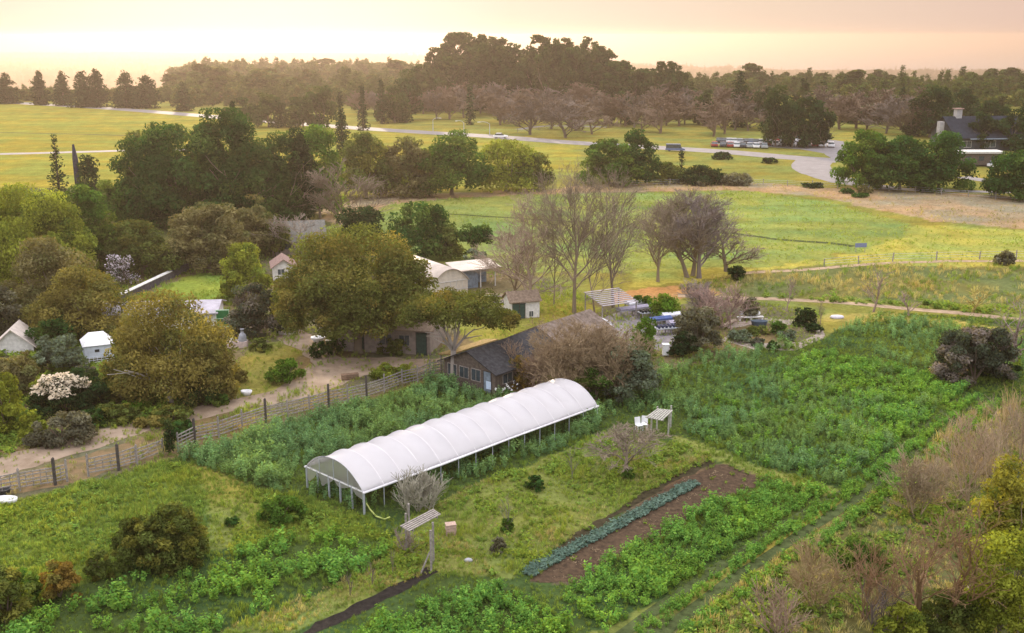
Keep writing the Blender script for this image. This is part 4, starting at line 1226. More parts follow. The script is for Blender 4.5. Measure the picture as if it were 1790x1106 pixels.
# ------------------------------------------------------------------ nursery benches, row cover, shade roofs
def bench(px, py, L_, rz, label, covered, potcol):
    r = empty('nursery_bench', label, 'nursery bench', G(px, py), rz, 'nursery benches')
    m = MB(); m.box(0, L_, 0, 1.1, .7, .76); m.build('bench_top', GALV, r)
    for x in (.1, L_ / 2, L_ - .1):
        for y in (.1, 1.0):
            m = MB(); m.box(x - .04, x + .04, y - .04, y + .04, -.05, .695); m.build('leg', WOODG, r)
    if covered:
        m = MB(); m.prism([(0, -.02, .77), (0, 1.12, .77), (0, 1.12, .95), (0, .55, 1.12), (0, -.02, .95)], (L_ * .98, 0, 0)); m.build('cover', covered, r)
    else:
        m = MB()
        for i in range(int(L_ / .42)):
            for j in range(2):
                m.lathe([(.12, .765), (.17, 1.05), (.13, 1.05), (.0, 1.0)], (.25 + i * .42, .28 + j * .5, 0), 7)
        m.build('pots', potcol, r)
    return r
LILAC = mat('lilac_mesh', (.36, .33, .42), .9, .2, 3); BLUET = mat('blue_tarp', (.05, .09, .26), .6, .3, 3); WHT = mat('white_fleece', (.72, .72, .78), .9, .08)
bench(1085, 556, 4.2, .45, 'nursery bench under lilac mesh, nearest the bare poplars', LILAC, None)
bench(1122, 560, 3.2, .4, 'nursery bench of black pots between lilac mesh and bushes', None, BLACKP)
bench(1138, 574, 2.6, .35, 'nursery bench heaped with a blue tarpaulin', BLUET, None)
bench(1160, 566, 2.4, .3, 'nursery bench with white fleece at the back of the yard', WHT, None)
bench(1150, 588, 2.6, .3, 'nursery bench with dark pots at the front of the yard', None, mat('dark_blue_pots', (.03, .04, .09), .6, .2))
bench(1172, 580, 2.0, .35, 'nursery bench with pale sheet beside the grey-green bush', LILAC, None)
bench(1100, 545, 3.0, .5, 'nursery bench with white sheet by the bare poplars', WHT, None)
a = G(1032, 570); b = G(1064, 583)
rc = empty('row_cover', 'low white tunnel row cover behind the brown thicket', 'row cover', a, math.atan2((b - a).y, (b - a).x))
m = MB(); n = 10
for i, x in enumerate((0, (b - a).length)):
    for k in range(n + 1): m.v.append((x, -.8 + 1.6 * k / n, .1 + 1.3 * math.sin(PI * k / n)))
for k in range(n): m.f.append((k, k + n + 1, k + n + 2, k + 1))
m.f.append(tuple(range(n + 1))); m.f.append(tuple(range(2 * n + 1, n, -1)))
m.build('sheet', WHT, rc, True)
m = MB()
for f in (0, .5, 1):
    x = (b - a).length * f; m.tube([(x, (-.8 + 1.6 * k / n) * 1.02, .1 + 1.33 * math.sin(PI * k / n)) for k in range(n + 1)], .03, 5)
m.build('hoops', GALV, rc)
sh_ = empty('shade_house', 'open shade house with tilted grey slat roof beside the poplars', 'shade house', G(1052, 566), .5)
m = MB()
for k in range(9): m.bar((0, .45 * k, 2.0 + .09 * k), (4.6, .45 * k, 2.0 + .09 * k), .3, .05)
m.build('slat_roof', mat('lilac_grey_slats', (.40, .36, .40), .8, .2, 3), sh_)
for x in (.1, 4.5):
    for y in (.1, 3.5):
        m = MB(); m.box(x - .05, x + .05, y - .05, y + .05, -.1, 1.97 + .2 * y); m.build('post', WOODG, sh_)

# herb garden: bench row
a = G(1290, 562)
hb = empty('stone_bench', 'white low bench with rounded sacks behind the herb garden', 'bench', a, .12)
m = MB(); m.box(0, 2.9, 0, .5, .38, .46); m.build('seat', WHITEW, hb)
for x in (.15, 1.4, 2.65):
    m = MB(); m.box(x, x + .2, .06, .44, -.05, .375); m.build('leg', WHITEW, hb)
for i in range(3):
    blob('white_sack', 'white sack in a row on the low herb garden bench', 'sack', 1297 + i * 13, 557, [(.3, .47), (.36, .6), (.28, .85), (.1, .95), (0, .95)], WHITEP, 1, .7, 'white sacks on the bench')
blob('trough', 'dark blue water trough in front of the white herb garden bench', 'trough', 1327, 568, [(.7, 0), (.8, .4), (.84, .5), (.74, .5), (.66, .2), (0, .2)], mat('dark_blue_metal', (.06, .09, .13), .5, .2), 1.1, .6)
lg = MB(); la, lb = G(1262, 575), G(1285, 563); lg.tube([la + Vector((0, 0, .22)), la.lerp(lb, .5) + Vector((0, 0, .3)), lb + Vector((0, 0, .25))], [.22, .2, .16], 9)
tag(lg.build('log', mat('pale_log', (.42, .34, .26), .9, .2, 4, .3)), 'pale log lying at the left of the herb garden', 'log')
sb = empty('information_sign', 'small blue sign board standing alone in the bright meadow', 'sign', G(1504, 441), .1)
m = MB(); m.box(-.85, .85, -.03, .03, .75, 1.35); m.build('board', mat('blue_board', (.16, .19, .34), .6, .15), sb)
for x in (-.7, .64):
    m = MB(); m.box(x, x + .06, .032, .09, -.1, 1.3); m.build('post', WOODG, sb)

# ------------------------------------------------------------------ far buildings
WHITEC = mat('grey_white_render', (.36, .35, .36), .9, .15, 1)
g5 = gabled('timber_lodge', 'long dark timber lodge with slate roof and white chimney at far right', 'building', (1672, 264), (1800, 262), 14, 4.0, 8.6, mat('dark_timber', (.05, .06, .075), .8, .3, .6), mat('dark_lodge_roof', (.026, .032, .045), 1, .3, 1, .3, spec=.0), 'x', 1.0,
       [('window', 'F', 1.5, 4, 1, 2.6, GLASSD), ('window', 'F', 8, 11, 1, 2.6, GLASSD), ('window', 'F', 15, 18, 1, 2.6, GLASSD)])
m = MB(); m.box(2.6, 4.2, 6.2, 7.8, 7.9, 10.6); m.build('chimney', WHITEC, g5)
m = MB(); m.box(2.3, 4.5, 5.9, 8.1, 10.605, 10.85); m.build('chimney_cap', PINKR, g5)
m = MB(); m.box(-2.4, -1.05, 5.5, 7, -.1, 7.4); m.build('white_gable', WHITEC, g5)
m = MB(); m.box(3.0, 24, -1.3, -1.02, 3.1, 3.4); m.build('gutter', BLUEW, g5)
g6 = empty('trailer_office', 'long low brown trailer with white roof edge before the dark lodge', 'trailer', G(1680, 291), .0)
m = MB(); m.box(0, 9.5, 0, 4, .4, 3.1); m.build('wall', TIMBER, g6)
m = MB(); m.box(-1.5, 9.9, -.4, 4.3, 3.1, 3.55); m.build('roof', WHITEW, g6)
m = MB()
for x in (1, 4, 7): m.box(x, x + 1.2, -.05, -.003, 1.4, 2.4)
m.build('window', GLASSD, g6)
m = MB(); m.box(.2, 9.3, .3, 3.7, -.2, .395); m.build('skirting', WOODD, g6)
def house(px, dist, w, rz, wm, rm, label, grp='houses on the far plain', hh=3.2):
    B = base_of(px, 0, dist)
    r = empty('far_house', label, 'house', B, rz, grp)
    m = MB(); m.box(-w / 2, w / 2, -w / 3, w / 3, -1.5, hh); m.build('wall', wm, r)
    m = MB(); m.prism([(-w / 2 - .4, -w / 3 - .4, hh), (-w / 2 - .4, w / 3 + .4, hh), (-w / 2 - .4, 0, hh + w * .22)], (w + .8, 0, 0)); m.build('roof', rm, r)

# ------------------------------------------------------------------ vehicles and street lamps
def car_meshes(kind):
    """side profile lofted across the width"""
    L_, W_, Ht = (4.3, 1.75, 1.45) if kind == 'car' else (5.2, 1.9, 1.9)
    body = MB(); gl = MB()
    lo = [(-L_ / 2, .35), (L_ / 2, .35), (L_ / 2, .72), (L_ / 2 - .9, .88), (-L_ / 2 + .55, .92), (-L_ / 2, .85)]
    hi = [(-L_ / 2 + .3, .9), (L_ / 2 - 1.1, .87), (L_ / 2 - 1.9, Ht), (-L_ / 2 + .75, Ht)] if kind == 'car' else [(-L_ / 2 + .05, .9), (L_ / 2 - .75, .87), (L_ / 2 - 1.2, Ht), (-L_ / 2 + .1, Ht)]
    body.prism([(x, -W_ / 2, z) for x, z in lo], (0, W_, 0))
    roof = [(x * .96 - .02, -W_ / 2 + .12, z) for x, z in hi]
    gl.prism([(x, y + .0, z - .03) for x, y, z in roof], (0, W_ - .24, 0))
    body.box(hi[3][0] + .08, hi[2][0] - .02, -W_ / 2 + .1, W_ / 2 - .1, Ht - .028, Ht + .02)
    ws = []
    for sx in (-L_ * .3, L_ * .31):
        for sy in (-W_ / 2 + .02, W_ / 2 - .22):
            w = MB(); n = 12; w.prism([(sx + .33 * math.cos(2 * PI * k / n), sy, .33 + .33 * math.sin(2 * PI * k / n)) for k in range(n)], (0, .2, 0)); ws.append(w)
    return body, gl, ws
CARM = {}
def car(px, py, rz, colname, label, kind='car', group=None, simple=False, loc=None):
    if kind not in CARM:
        b, g, ws = car_meshes(kind); CARM[kind] = (b, g.mesh('windows', GLASSD), [w.mesh('wheel', BLACKP) for w in ws], {})
    b, g, ws, bodies = CARM[kind]
    if colname not in bodies: bodies[colname] = b.mesh('body', MATS[colname])
    r = empty('parked_car' if group else 'car', label, 'car' if kind == 'car' else 'van', loc or G(px, py), rz, group)
    link('body', bodies[colname], r); link('windows', g, r)
    for w in ws: link('wheel', w, r)
    return r
mat('car_white', (.75, .75, .78), .3, .03, 1, 0, 0, None, .5); mat('car_silver', (.42, .44, .48), .3, .05, 1, 0, .3); mat('car_dark', (.05, .055, .07), .3, .1, 1); mat('car_blue', (.10, .14, .26), .3, .1, 1); mat('car_red', (.28, .04, .04), .3, .1, 1)
car(875, 241, -.14, 'car_white', 'white car driving along the road past the round green trees')
car(1180, 264, -.1, 'car_blue', 'blue-grey van driving on the road right of the tall green bush', 'van')
car(1741, 292, .5, 'car_white', 'white car beside the brown trailer at far right')
rngc = np.random.default_rng(5)
for row, (x0, x1, y0, n) in enumerate(((1256, 1330, 249, 9), (1250, 1335, 256, 8), (1345, 1440, 246, 9), (1340, 1450, 254, 9))):
    for k in range(n):
        x = x0 + (x1 - x0) * (k + rngc.uniform(-.15, .15)) / (n - 1)
        car(x, y0 + 3 * k / n, 1.45 + rngc.normal() * .05, ['car_white', 'car_silver', 'car_white', 'car_dark', 'car_blue', 'car_silver', 'car_red'][int(rngc.integers(0, 7))], 'car parked in the rows of the lot beneath the far trees', 'car', 'cars in the parking lot')

def lamp(px, by, ty, arm, label):
    B = G(px, by); h = ztop(B, px, ty); r = empty('street_lamp', label, 'street lamp', B)
    m = MB(); m.tube([(0, 0, -.2), (0, 0, h * .6), (0, 0, h)], [.14, .1, .07], 8); m.build('pole', GALV, r)
    m = MB(); m.tube([(0, 0, h - .1), (arm * .3, 0, h + .45), (arm * .7, 0, h + .6), (arm, 0, h + .5)], .06, 6); m.build('arm', GALV, r)
    m = MB(); m.prism([(arm * .95, -.15, h + .42), (arm * 1.25, -.12, h + .42), (arm * 1.25, -.12, h + .55), (arm * .95, -.15, h + .6)], (0, .3, 0)); m.build('lamp_head', WHITEW, r)
lamp(856, 237, 216, -3.0, 'grey street lamp beside the white car, arm reaching left')
lamp(811, 233, 214, -2.2, 'grey street lamp left of the white car behind the road')
lamp(757, 229, 209, 2.2, 'grey street lamp at the bend of the road, leftmost of three')

# ------------------------------------------------------------------ trees near the farm
bushy('oak_tree', 'largest rounded live oak standing over the stucco farm building', 'tree', 628, 616, 400, 255, 'oak', clear=.14, br=.2, nblob=150, cover=1.25, limbs=7,
      lobes=[(0, 0, .02, 1.0, 1.02), (-.30, -.1, -.16, .55, .75), (.30, .05, -.10, .5, .72), (.02, -.2, -.22, .6, .55)])
bushy('oak_tree', 'wide spreading oak with bare grey forked trunk in front of the potting shed', 'tree', 797, 670, 512, 205, 'oak', clear=.52, br=.24, nblob=70, cover=.85, split=.42, tr=.30, trunkcol=(.34, .30, .27), lean=-.06,
      lobes=[(-.02, .05, .08, .9, .85), (-.28, .1, -.05, .45, .5), (.34, .2, -.22, .42, .45)])
bushy('oak_tree', 'golden-brown oak with pale low forking trunk beside the lower dirt road', 'tree', 300, 702, 522, 222, 'gold', clear=.08, br=.18, nblob=150, cover=.95, split=.13, tr=.26, trunkcol=(.38, .34, .30),
      lobes=[(0, .05, 0, 1.0, 1.0), (-.3, .12, -.18, .5, .75), (.28, 0, -.16, .48, .65)])
bushy('oak_tree', 'orange-brown topped oak behind the white lattice hut', 'tree', 143, 592, 468, 168, 'gold', br=.22, nblob=90)
bushy('oak_tree', 'brownish round oak at left edge behind the orange-topped oak', 'tree', 92, 560, 416, 150, 'brown', br=.22, nblob=80)
bushy('oak_tree', 'grey-green oak cut by the left edge above the pale shed', 'tree', -5, 590, 500, 110, 'grey', br=.22)
bushy('bay_tree', 'huge yellow-green broad tree filling the left edge below the snag', 'tree', 48, 500, 326, 215, 'yellow', br=.19, nblob=140, cover=1.2, lobes=[(0, 0, 0, 1, 1), (.3, .1, -.05, .6, .9), (-.3, .2, -.02, .6, .9)])
bushy('bay_tree', 'dark and yellow mottled tree right of the huge left edge tree', 'tree', 152, 480, 326, 110, 'green', br=.2, nblob=80)
bushy('bay_tree', 'green tree at far left edge behind the huge yellow-green tree', 'tree', -60, 470, 345, 150, 'green', br=.2)
bushy('willow_tree', 'yellow-olive bushy tree between the mottled tree and the round brown willow', 'tree', 255, 478, 384, 135, 'olive', br=.22, nblob=70)
bushy('willow_tree', 'low olive tree behind the blossoming tree', 'tree', 208, 470, 395, 80, 'yellow', br=.25)
bushy('willow_tree', 'large round brown willow behind the left lawn', 'tree', 367, 470, 358, 138, 'brown', br=.17, nblob=120, cover=1.2)
bushy('willow_tree', 'tall narrow olive-brown willow right of the round brown willow', 'tree', 441, 450, 340, 80, 'brown', br=.22, nblob=60)
bushy('pear_tree', 'bright yellow-green tree with upright crown at the edge of the left lawn', 'tree', 428, 528, 426, 90, 'yellow', br=.22, nblob=60, clear=.1, lobes=[(0, 0, .03, .8, 1), (-.32, 0, -.2, .45, .6), (.36, .1, -.2, .5, .5)])
bushy('ceanothus_bush', 'grey-green rounded bush beside the green framed panel', 'bush', 447, 585, 497, 92, 'plum', trunk=False, br=.2, nblob=60)
bushy('ceanothus_bush', 'olive bush between the grey-green bush and the biggest oak', 'bush', 502, 580, 500, 62, 'olive', trunk=False, br=.25)
bushy('blossom_tree', 'small tree in pale pink-white blossom behind the left oaks', 'tree', 213, 500, 446, 55, 'plum', br=.3, cover=.5)
bushy('shrub_oak', 'dark green dome-shaped tree just behind the top of the biggest oak', 'tree', 632, 440, 364, 92, 'dark', br=.22)
bushy('citrus_tree', 'tall dark green tree behind the curved greenhouse', 'tree', 740, 450, 354, 90, 'deep', br=.24, nblob=60, cover=.85)
bushy('citrus_tree', 'slim open green tree left of the tall dark one behind the greenhouse', 'tree', 697, 445, 372, 42, 'deep', br=.3, cover=.7)
bushy('citrus_tree', 'green two-stemmed tree behind the open shed', 'tree', 830, 455, 392, 62, 'deep', br=.28, clear=.2)
bushy('citrus_tree', 'olive tree between the curved greenhouse and the two-stemmed tree', 'tree', 788, 452, 396, 50, 'olive', br=.28)
bushy('lavender_bush', 'grey-blue low bush behind the open shed', 'bush', 832, 470, 436, 42, 'sage', trunk=False)
# the dark belt across the middle
bushy('cypress_mass', 'dark green broad tree left of the tallest belt tree', 'tree', 268, 395, 238, 120, 'deep', br=.2, nblob=90, dy=.8)
bushy('cypress_mass', 'massive dark green tree, left half of the tall belt above the willows', 'tree', 335, 398, 218, 150, 'deep', br=.18, nblob=130, dy=.7)
bushy('cypress_mass', 'tallest dark green tree of the belt with a conifer tip behind', 'tree', 410, 398, 192, 130, 'deep', br=.18, nblob=120, dy=.7)
bushy('cypress_mass', 'dark green tree filling the gap right of the tallest belt tree', 'tree', 458, 394, 244, 74, 'deep', br=.2)
bushy('cypress_mass', 'low dark green tree at the left foot of the belt', 'tree', 222, 396, 282, 84, 'green', br=.2)
bushy('willow_tree', 'olive tree between the narrow willow and the grey-brown house', 'tree', 478, 448, 372, 60, 'olive', br=.22)
bushy('alder_tree', 'sparse small tree sprouting at the left end of the dark belt', 'tree', 250, 345, 228, 55, 'olive', br=.35, cover=.55, clear=.3)
bushy('alder_tree', 'rounded green tree behind the left end of the dark belt', 'tree', 293, 340, 220, 60, 'green', br=.25)
bushy('cypress_tree', 'narrow dark cypress in the belt left of the bare rounded tree', 'tree', 497, 392, 232, 62, 'deep', br=.2, nblob=80)
bushy('cypress_tree', 'dark pointed cypress beside the tallest belt tree', 'tree', 528, 388, 226, 62, 'dark', br=.2, nblob=80)
bushy('alder_tree', 'green tree right of the two dark cypresses in the belt', 'tree', 560, 380, 222, 85, 'green', br=.2, nblob=80)
conifer('pine_tree', 'dark pine whose cone top shows above the belt near the road', 600, 300, 195, 62, 'dark', taper=.7)
conifer('pine_tree', 'dark pine tip behind the tallest belt tree', 414, 300, 176, 55, 'dark', taper=.7)
bushy('alder_tree', 'olive-brown tree behind the bare rounded tree', 'tree', 640, 345, 232, 90, 'olive', br=.22, nblob=70)
bushy('alder_tree', 'brownish tree in the belt left of the rounded green tree', 'tree', 710, 342, 240, 95, 'brown', br=.22, nblob=70)
bushy('alder_tree', 'rounded green tree in the belt with brownish top', 'tree', 790, 340, 229, 125, 'green', br=.2, nblob=90)
bushy('alder_tree', 'small bright green tree at the foot of the belt by the tan strip', 'tree', 712, 342, 300, 50, 'yellow', br=.3)
bushy('alder_tree', 'yellow-green loose tree at the right end of the belt', 'tree', 885, 334, 244, 100, 'yellow', br=.24, cover=.8)
bushy('alder_tree', 'small yellow-green tree between the belt and the bare poplars', 'tree', 935, 332, 268, 60, 'olive', br=.26)
bushy('bay_tree', 'broad green tree left of the tallest green tree by the road', 'tree', 1065, 322, 244, 105, 'green', br=.2, nblob=80)
bushy('bay_tree', 'dense dark green tree with rounded top by the road at centre right', 'tree', 1113, 320, 227, 78, 'deep', br=.2, nblob=80)
bushy('shrub_willow', 'low olive shrub right of the dense green tree by the road', 'shrub', 1165, 320, 284, 60, 'olive', trunk=False)
bushy('shrub_willow', 'dark grey-green low shrub on the far edge of the tan strip', 'shrub', 1225, 321, 289, 78, 'dark', trunk=False)
bushy('shrub_willow', 'long low dark shrub at the right of the two shrubs by the tan strip', 'shrub', 1285, 322, 302, 60, 'grey', trunk=False)
bushy('shrub_willow', 'grey little shrub standing on the tan dry strip', 'shrub', 1226, 325, 314, 20, 'grey', trunk=False)
conifer('young_conifer', 'thin young conifer beside the dark low shrubs by the road', 1190, 312, 265, 22, 'dark', gaps=.3)
bushy('roadside_bush', 'dark oval bush on grass just below the road', 'bush', 1262, 278, 265, 34, 'dark', trunk=False)
bushy('roadside_bush', 'small dark bush below the road near the driveway mouth', 'bush', 1345, 285, 275, 24, 'dark', trunk=False)
bushy('roadside_bush', 'pale tan bush at the lower edge of the driveway', 'bush', 1512, 337, 323, 26, 'brown', trunk=False)
bushy('roadside_bush', 'dark flat bush on the tan strip by the driveway, left of a longer one', 'bush', 1480, 338, 328, 24, 'deep', trunk=False)
bushy('roadside_bush', 'longer dark flat bush on the tan strip by the driveway', 'bush', 1505, 344, 336, 32, 'deep', trunk=False)
bushy('roadside_bush', 'dark green bush left of the driveway bend', 'bush', 1420, 327, 318, 34, 'dark', trunk=False)
bushy('willow_thicket', 'dark green rounded tree, left part of the big thicket beside the driveway', 'tree', 1505, 328, 228, 92, 'green', br=.2, nblob=80)
bushy('willow_thicket', 'dark green tree in the middle of the big thicket beside the driveway', 'tree', 1572, 331, 238, 110, 'deep', br=.2, nblob=90)
bushy('willow_thicket', 'densest dark tree, right part of the big thicket beside the driveway', 'tree', 1640, 332, 231, 108, 'deep', br=.2, nblob=90)
bushy('willow_thicket', 'dark green tree cut by the right edge beside the small road', 'tree', 1775, 347, 264, 100, 'deep', br=.2, nblob=80)
conifer('redwood_tree', 'tall dark conifer cut by the right edge behind the lodge', 1792, 300, 142, 70, 'dark', taper=.6)
bare('bare_tree', 'rounded bare tree with fine brown twigs in front of the dark belt', 610, 412, 280, 130, (.20, .155, .115), levels=4, kids=(13, 6, 5, 4), spread=.6, first=.15, r=.1)
bare('bare_tree', 'pale bare spreading tree before the grey-brown house roof', 520, 450, 372, 95, (.27, .22, .18), levels=3, kids=(10, 7, 6), spread=.75, r=.08)
# leafless poplars behind the shed
GT = (.225, .18, .13); PK = (.27, .205, .155)
bare('bare_poplar', 'tallest bare poplar with upswept branches behind the small white shed', 1004, 547, 282, 156, GT, r=.24, levels=4, kids=(16, 7, 6, 4), up=.05, spread=.72, first=.45)
bare('bare_poplar', 'bare poplar with pinkish twigs, left of the tallest poplar', 925, 540, 345, 165, PK, r=.16, levels=4, kids=(16, 7, 6, 4), up=.05, spread=.75, first=.3)
bare('bare_poplar', 'bare tall poplar right of the tallest, with leaning thick trunk', 1072, 537, 300, 106, GT, r=.2, levels=4, kids=(16, 7, 6, 4), up=.05, spread=.72, first=.5)
bare('bare_poplar', 'slim bare poplar between the two tallest poplars', 1040, 548, 350, 87, PK, r=.13, levels=4, kids=(13, 6, 5, 4), up=.05, spread=.72, first=.4)
bare('bare_poplar', 'thin bare poplar just behind the roof of the small white shed', 968, 535, 300, 93, GT, r=.13, levels=4, kids=(13, 6, 5, 4), up=.05, spread=.72, first=.4)
bare('bare_poplar', 'low pinkish bare tree left of the poplars above the small white shed', 896, 520, 395, 100, PK, r=.1, levels=4, kids=(13, 6, 5, 4), spread=.6, first=.2)
bare('bare_alder', 'bare tree with straight lower trunk, leftmost of the meadow group', 1150, 492, 362, 87, GT, r=.17, levels=4, kids=(16, 7, 6, 4), spread=.75, first=.5)
bare('bare_alder', 'forked bare tree in the middle of the meadow group', 1192, 482, 335, 118, GT, r=.18, levels=4, kids=(16, 7, 6, 4), up=.09, spread=.75, first=.35, stems=2)
bare('bare_alder', 'dense bare tree with rounded crown, right of the meadow group', 1222, 486, 338, 115, (.22, .18, .165), r=.2, levels=4, kids=(16, 7, 6, 4), up=.08, spread=.75, first=.35)
bare('bare_alder', 'leaning low bare tree at the right end of the meadow group', 1270, 474, 398, 106, GT, r=.14, levels=4, kids=(13, 6, 5, 4), spread=.75, first=.3)
for px, by, ty, w, lb in ((1375, 545, 478, 32, 'slim bare sapling behind the herb garden'), (1526, 545, 468, 52, 'small bare tree beside the farm track'), (1588, 553, 512, 40, 'little bare shrub at the track, right of the small bare tree'),
                          (1434, 566, 522, 14, 'thin bare stem beside the dark herb garden shrub'), (1700, 545, 505, 50, 'low yellow-twigged bare shrub at the end of the track')):
    bare('bare_sapling', lb, px, by, ty, w, (.27, .20, .165) if 'yellow' not in lb else (.34, .27, .09), levels=2, kids=(9, 6), spread=.6, r=.05)
bare('bare_tree', 'bare dark-stemmed tree cut by the right edge behind the purplish bush', 1772, 632, 528, 125, (.23, .18, .16), r=.13, levels=3, kids=(10, 6, 5), spread=.75, first=.4)
bushy('ceanothus_bush', 'large dark bush with purplish-brown top near the right edge', 'bush', 1703, 664, 572, 138, 'plum', trunk=False, br=.15, nblob=120, cover=1.3)
bushy('ceanothus_bush', 'dark leafy lower right side of the purplish bush', 'bush', 1735, 655, 602, 72, 'dark', trunk=False, br=.2)
# thickets round the nursery
TW = (.25, .185, .115)
bare('dry_thicket', 'large brown leafless thicket directly behind the far end of the hoop house', 1005, 690, 556, 150, TW, levels=4, kids=(11, 6, 5, 4), stems=7, spread=.75, cat='thicket', first=.1, r=.05)
bare('dry_thicket', 'brown leafless thicket to the right of the large one, below the row cover', 1070, 690, 575, 125, TW, levels=4, kids=(10, 6, 5, 4), stems=6, spread=.75, cat='thicket', first=.1, r=.05)
bare('dry_thicket', 'low brown thicket against the front of the overgrown shed roof', 930, 680, 600, 85, (.24, .17, .12), levels=3, kids=(10, 7, 5), stems=5, spread=.75, cat='thicket', first=.1, r=.05)
bushy('sage_bush', 'grey-green bush at the right foot of the brown thickets', 'bush', 1100, 697, 606, 104, 'sage', trunk=False, br=.18, nblob=70)
bushy('sage_bush', 'olive bush low in front of the brown thickets beside the hoop house', 'bush', 1040, 702, 640, 80, 'green', trunk=False, br=.22)
bushy('loquat_bush', 'bright green upright shrub between thicket and nursery benches', 'shrub', 1124, 626, 556, 42, 'bright', trunk=False, br=.3)
bushy('loquat_bush', 'bright green rounded shrub at the back of the nursery', 'shrub', 1160, 556, 512, 52, 'bright', trunk=False, br=.28)
bushy('loquat_bush', 'low green shrub behind the lilac mesh bench', 'shrub', 1120, 540, 516, 34, 'green', trunk=False)
bushy('sage_bush', 'blue-grey bush right of the nursery benches', 'bush', 1218, 614, 540, 78, 'grey', trunk=False, br=.2, nblob=60)
bushy('sage_bush', 'dark bush in front of the blue-grey bush at the crop edge', 'bush', 1195, 622, 580, 50, 'dark', trunk=False)
bare('dry_thicket', 'pinkish-brown bare thicket behind the blue-grey bush', 1255, 572, 503, 95, (.29, .20, .17), levels=3, kids=(10, 7, 5), stems=5, spread=.7, cat='thicket', first=.1, r=.04)
bare('dry_thicket', 'grey bare thicket between the meadow trees and herb garden', 1225, 545, 492, 70, (.25, .20, .18), levels=3, kids=(9, 6, 5), stems=4, spread=.7, cat='thicket', first=.1, r=.04)
bushy('garden_shrub', 'small grey-green shrub behind the white low bench', 'shrub', 1312, 556, 520, 30, 'grey', trunk=False)
bushy('garden_shrub', 'dark round shrub standing right of the herb garden', 'shrub', 1406, 568, 539, 40, 'dark', trunk=False)
bushy('garden_shrub', 'dark low shrub at the right tip of the herb garden path', 'shrub', 1425, 580, 565, 28, 'dark', trunk=False)
bushy('garden_shrub', 'clipped dark green ball shrub on the herb garden gravel', 'shrub', 1352, 612, 595, 21, 'deep', trunk=False, br=.15)
bushy('garden_shrub', 'green shrub in the middle of the herb garden', 'shrub', 1360, 583, 562, 26, 'green', trunk=False)
bushy('garden_shrub', 'silver-grey clump in front of the herb garden middle', 'shrub', 1377, 593, 575, 32, 'sage', trunk=False)
bushy('garden_shrub', 'brownish clump on the lower herb garden gravel', 'shrub', 1325, 604, 590, 22, 'plum', trunk=False)
bushy('garden_shrub', 'low grey-green clump at the left of the herb garden', 'shrub', 1292, 596, 576, 40, 'sage', trunk=False)
bushy('garden_shrub', 'low olive clump in the herb garden centre left', 'shrub', 1325, 583, 570, 36, 'olive', trunk=False)
# pruned fruit tree and saplings in the straw grass
bare('fruit_tree', 'wide pruned bare fruit tree in straw grass near the bleached arbour', 1096, 836, 742, 128, (.24, .195, .15), r=.08, levels=4, kids=(12, 6, 5, 4), spread=.8, up=.03, first=.75, shrink=.58)
for px, by, ty, w, lb in ((886, 928, 866, 26, 'leafy sapling with twiggy top in the straw grass'), (1000, 838, 780, 24, 'thin bare sapling between hoop house and pruned tree')):
    bare('sapling', lb, px, by, ty, w, (.2, .19, .13), levels=2, kids=(8, 5), spread=.5, r=.03)
bushy('low_shrub', 'round dark green shrub in the grass below the hoop house', 'shrub', 935, 856, 832, 34, 'deep', trunk=False)
bushy('low_shrub', 'small grey-green shrub in the straw grass near the pale stone', 'shrub', 870, 966, 938, 28, 'grey', trunk=False)
bushy('low_shrub', 'green tuft at the foot of the leafy sapling', 'shrub', 887, 928, 905, 20, 'green', trunk=False)
bushy('low_shrub', 'leafy stems growing at the foot of the pruned fruit tree', 'shrub', 1098, 838, 818, 22, 'green', trunk=False)
bare('weed_clump', 'grey dry weed clump against the near side of the hoop house', 735, 892, 826, 78, (.30, .28, .22), levels=2, kids=(12, 8), stems=9, spread=.4, cat='weeds', r=.02, first=.1)
bare('weed_clump', 'thin grey vines climbing the left post of the tall arbour', 711, 965, 925, 40, (.25, .20, .16), levels=2, kids=(8, 6), stems=3, spread=.7, cat='vine', r=.02, first=.1)
for px, by, ty, w in ((687, 1004, 960, 10), (650, 1022, 985, 16), (612, 1040, 1000, 14)):
    bare('vine_sapling', {687: 'bare vine sapling in the grass strip, nearest the tall arbour', 650: 'bare vine sapling in the middle of the grass strip by the ditch', 612: 'bare vine sapling furthest left along the ditch'}[px], px, by, ty, w, (.16, .13, .10), levels=2, kids=(6, 4), spread=.6, r=.025)
# the lower left bushes
bushy('citrus_bush', 'large dark bush with orange-yellow top in the lower left grass', 'bush', 280, 988, 888, 148, 'olive', trunk=False, br=.16, nblob=110, cover=1.25, lobes=[(-.12, 0, -.05, .85, .85), (.16, .05, .03, .72, 1.05)])
bushy('citrus_bush', 'small dark bush left of the large orange-topped bush', 'bush', 176, 1010, 962, 50, 'olive', trunk=False, br=.22)
bushy('citrus_bush', 'rusty orange low shrub between two dark bushes at lower left', 'bush', 104, 1042, 984, 80, 'rust', trunk=False, br=.2, cover=.9)
bushy('citrus_bush', 'dark bush with yellow leaves cut by the lower left corner', 'bush', 12, 1088, 998, 95, 'olive', trunk=False, br=.18, nblob=70)
bushy('citrus_bush', 'second dark bush rising behind the lower left corner bush', 'bush', 40, 1056, 1000, 60, 'green', trunk=False, br=.2)
bushy('low_shrub', 'sprawling dark green shrub left of the hoop house front posts', 'shrub', 490, 908, 868, 82, 'green', trunk=False, br=.25)
bushy('low_shrub', 'tiny dark shrub in pale grass right of the large orange-topped bush', 'shrub', 405, 918, 904, 22, 'deep', trunk=False)
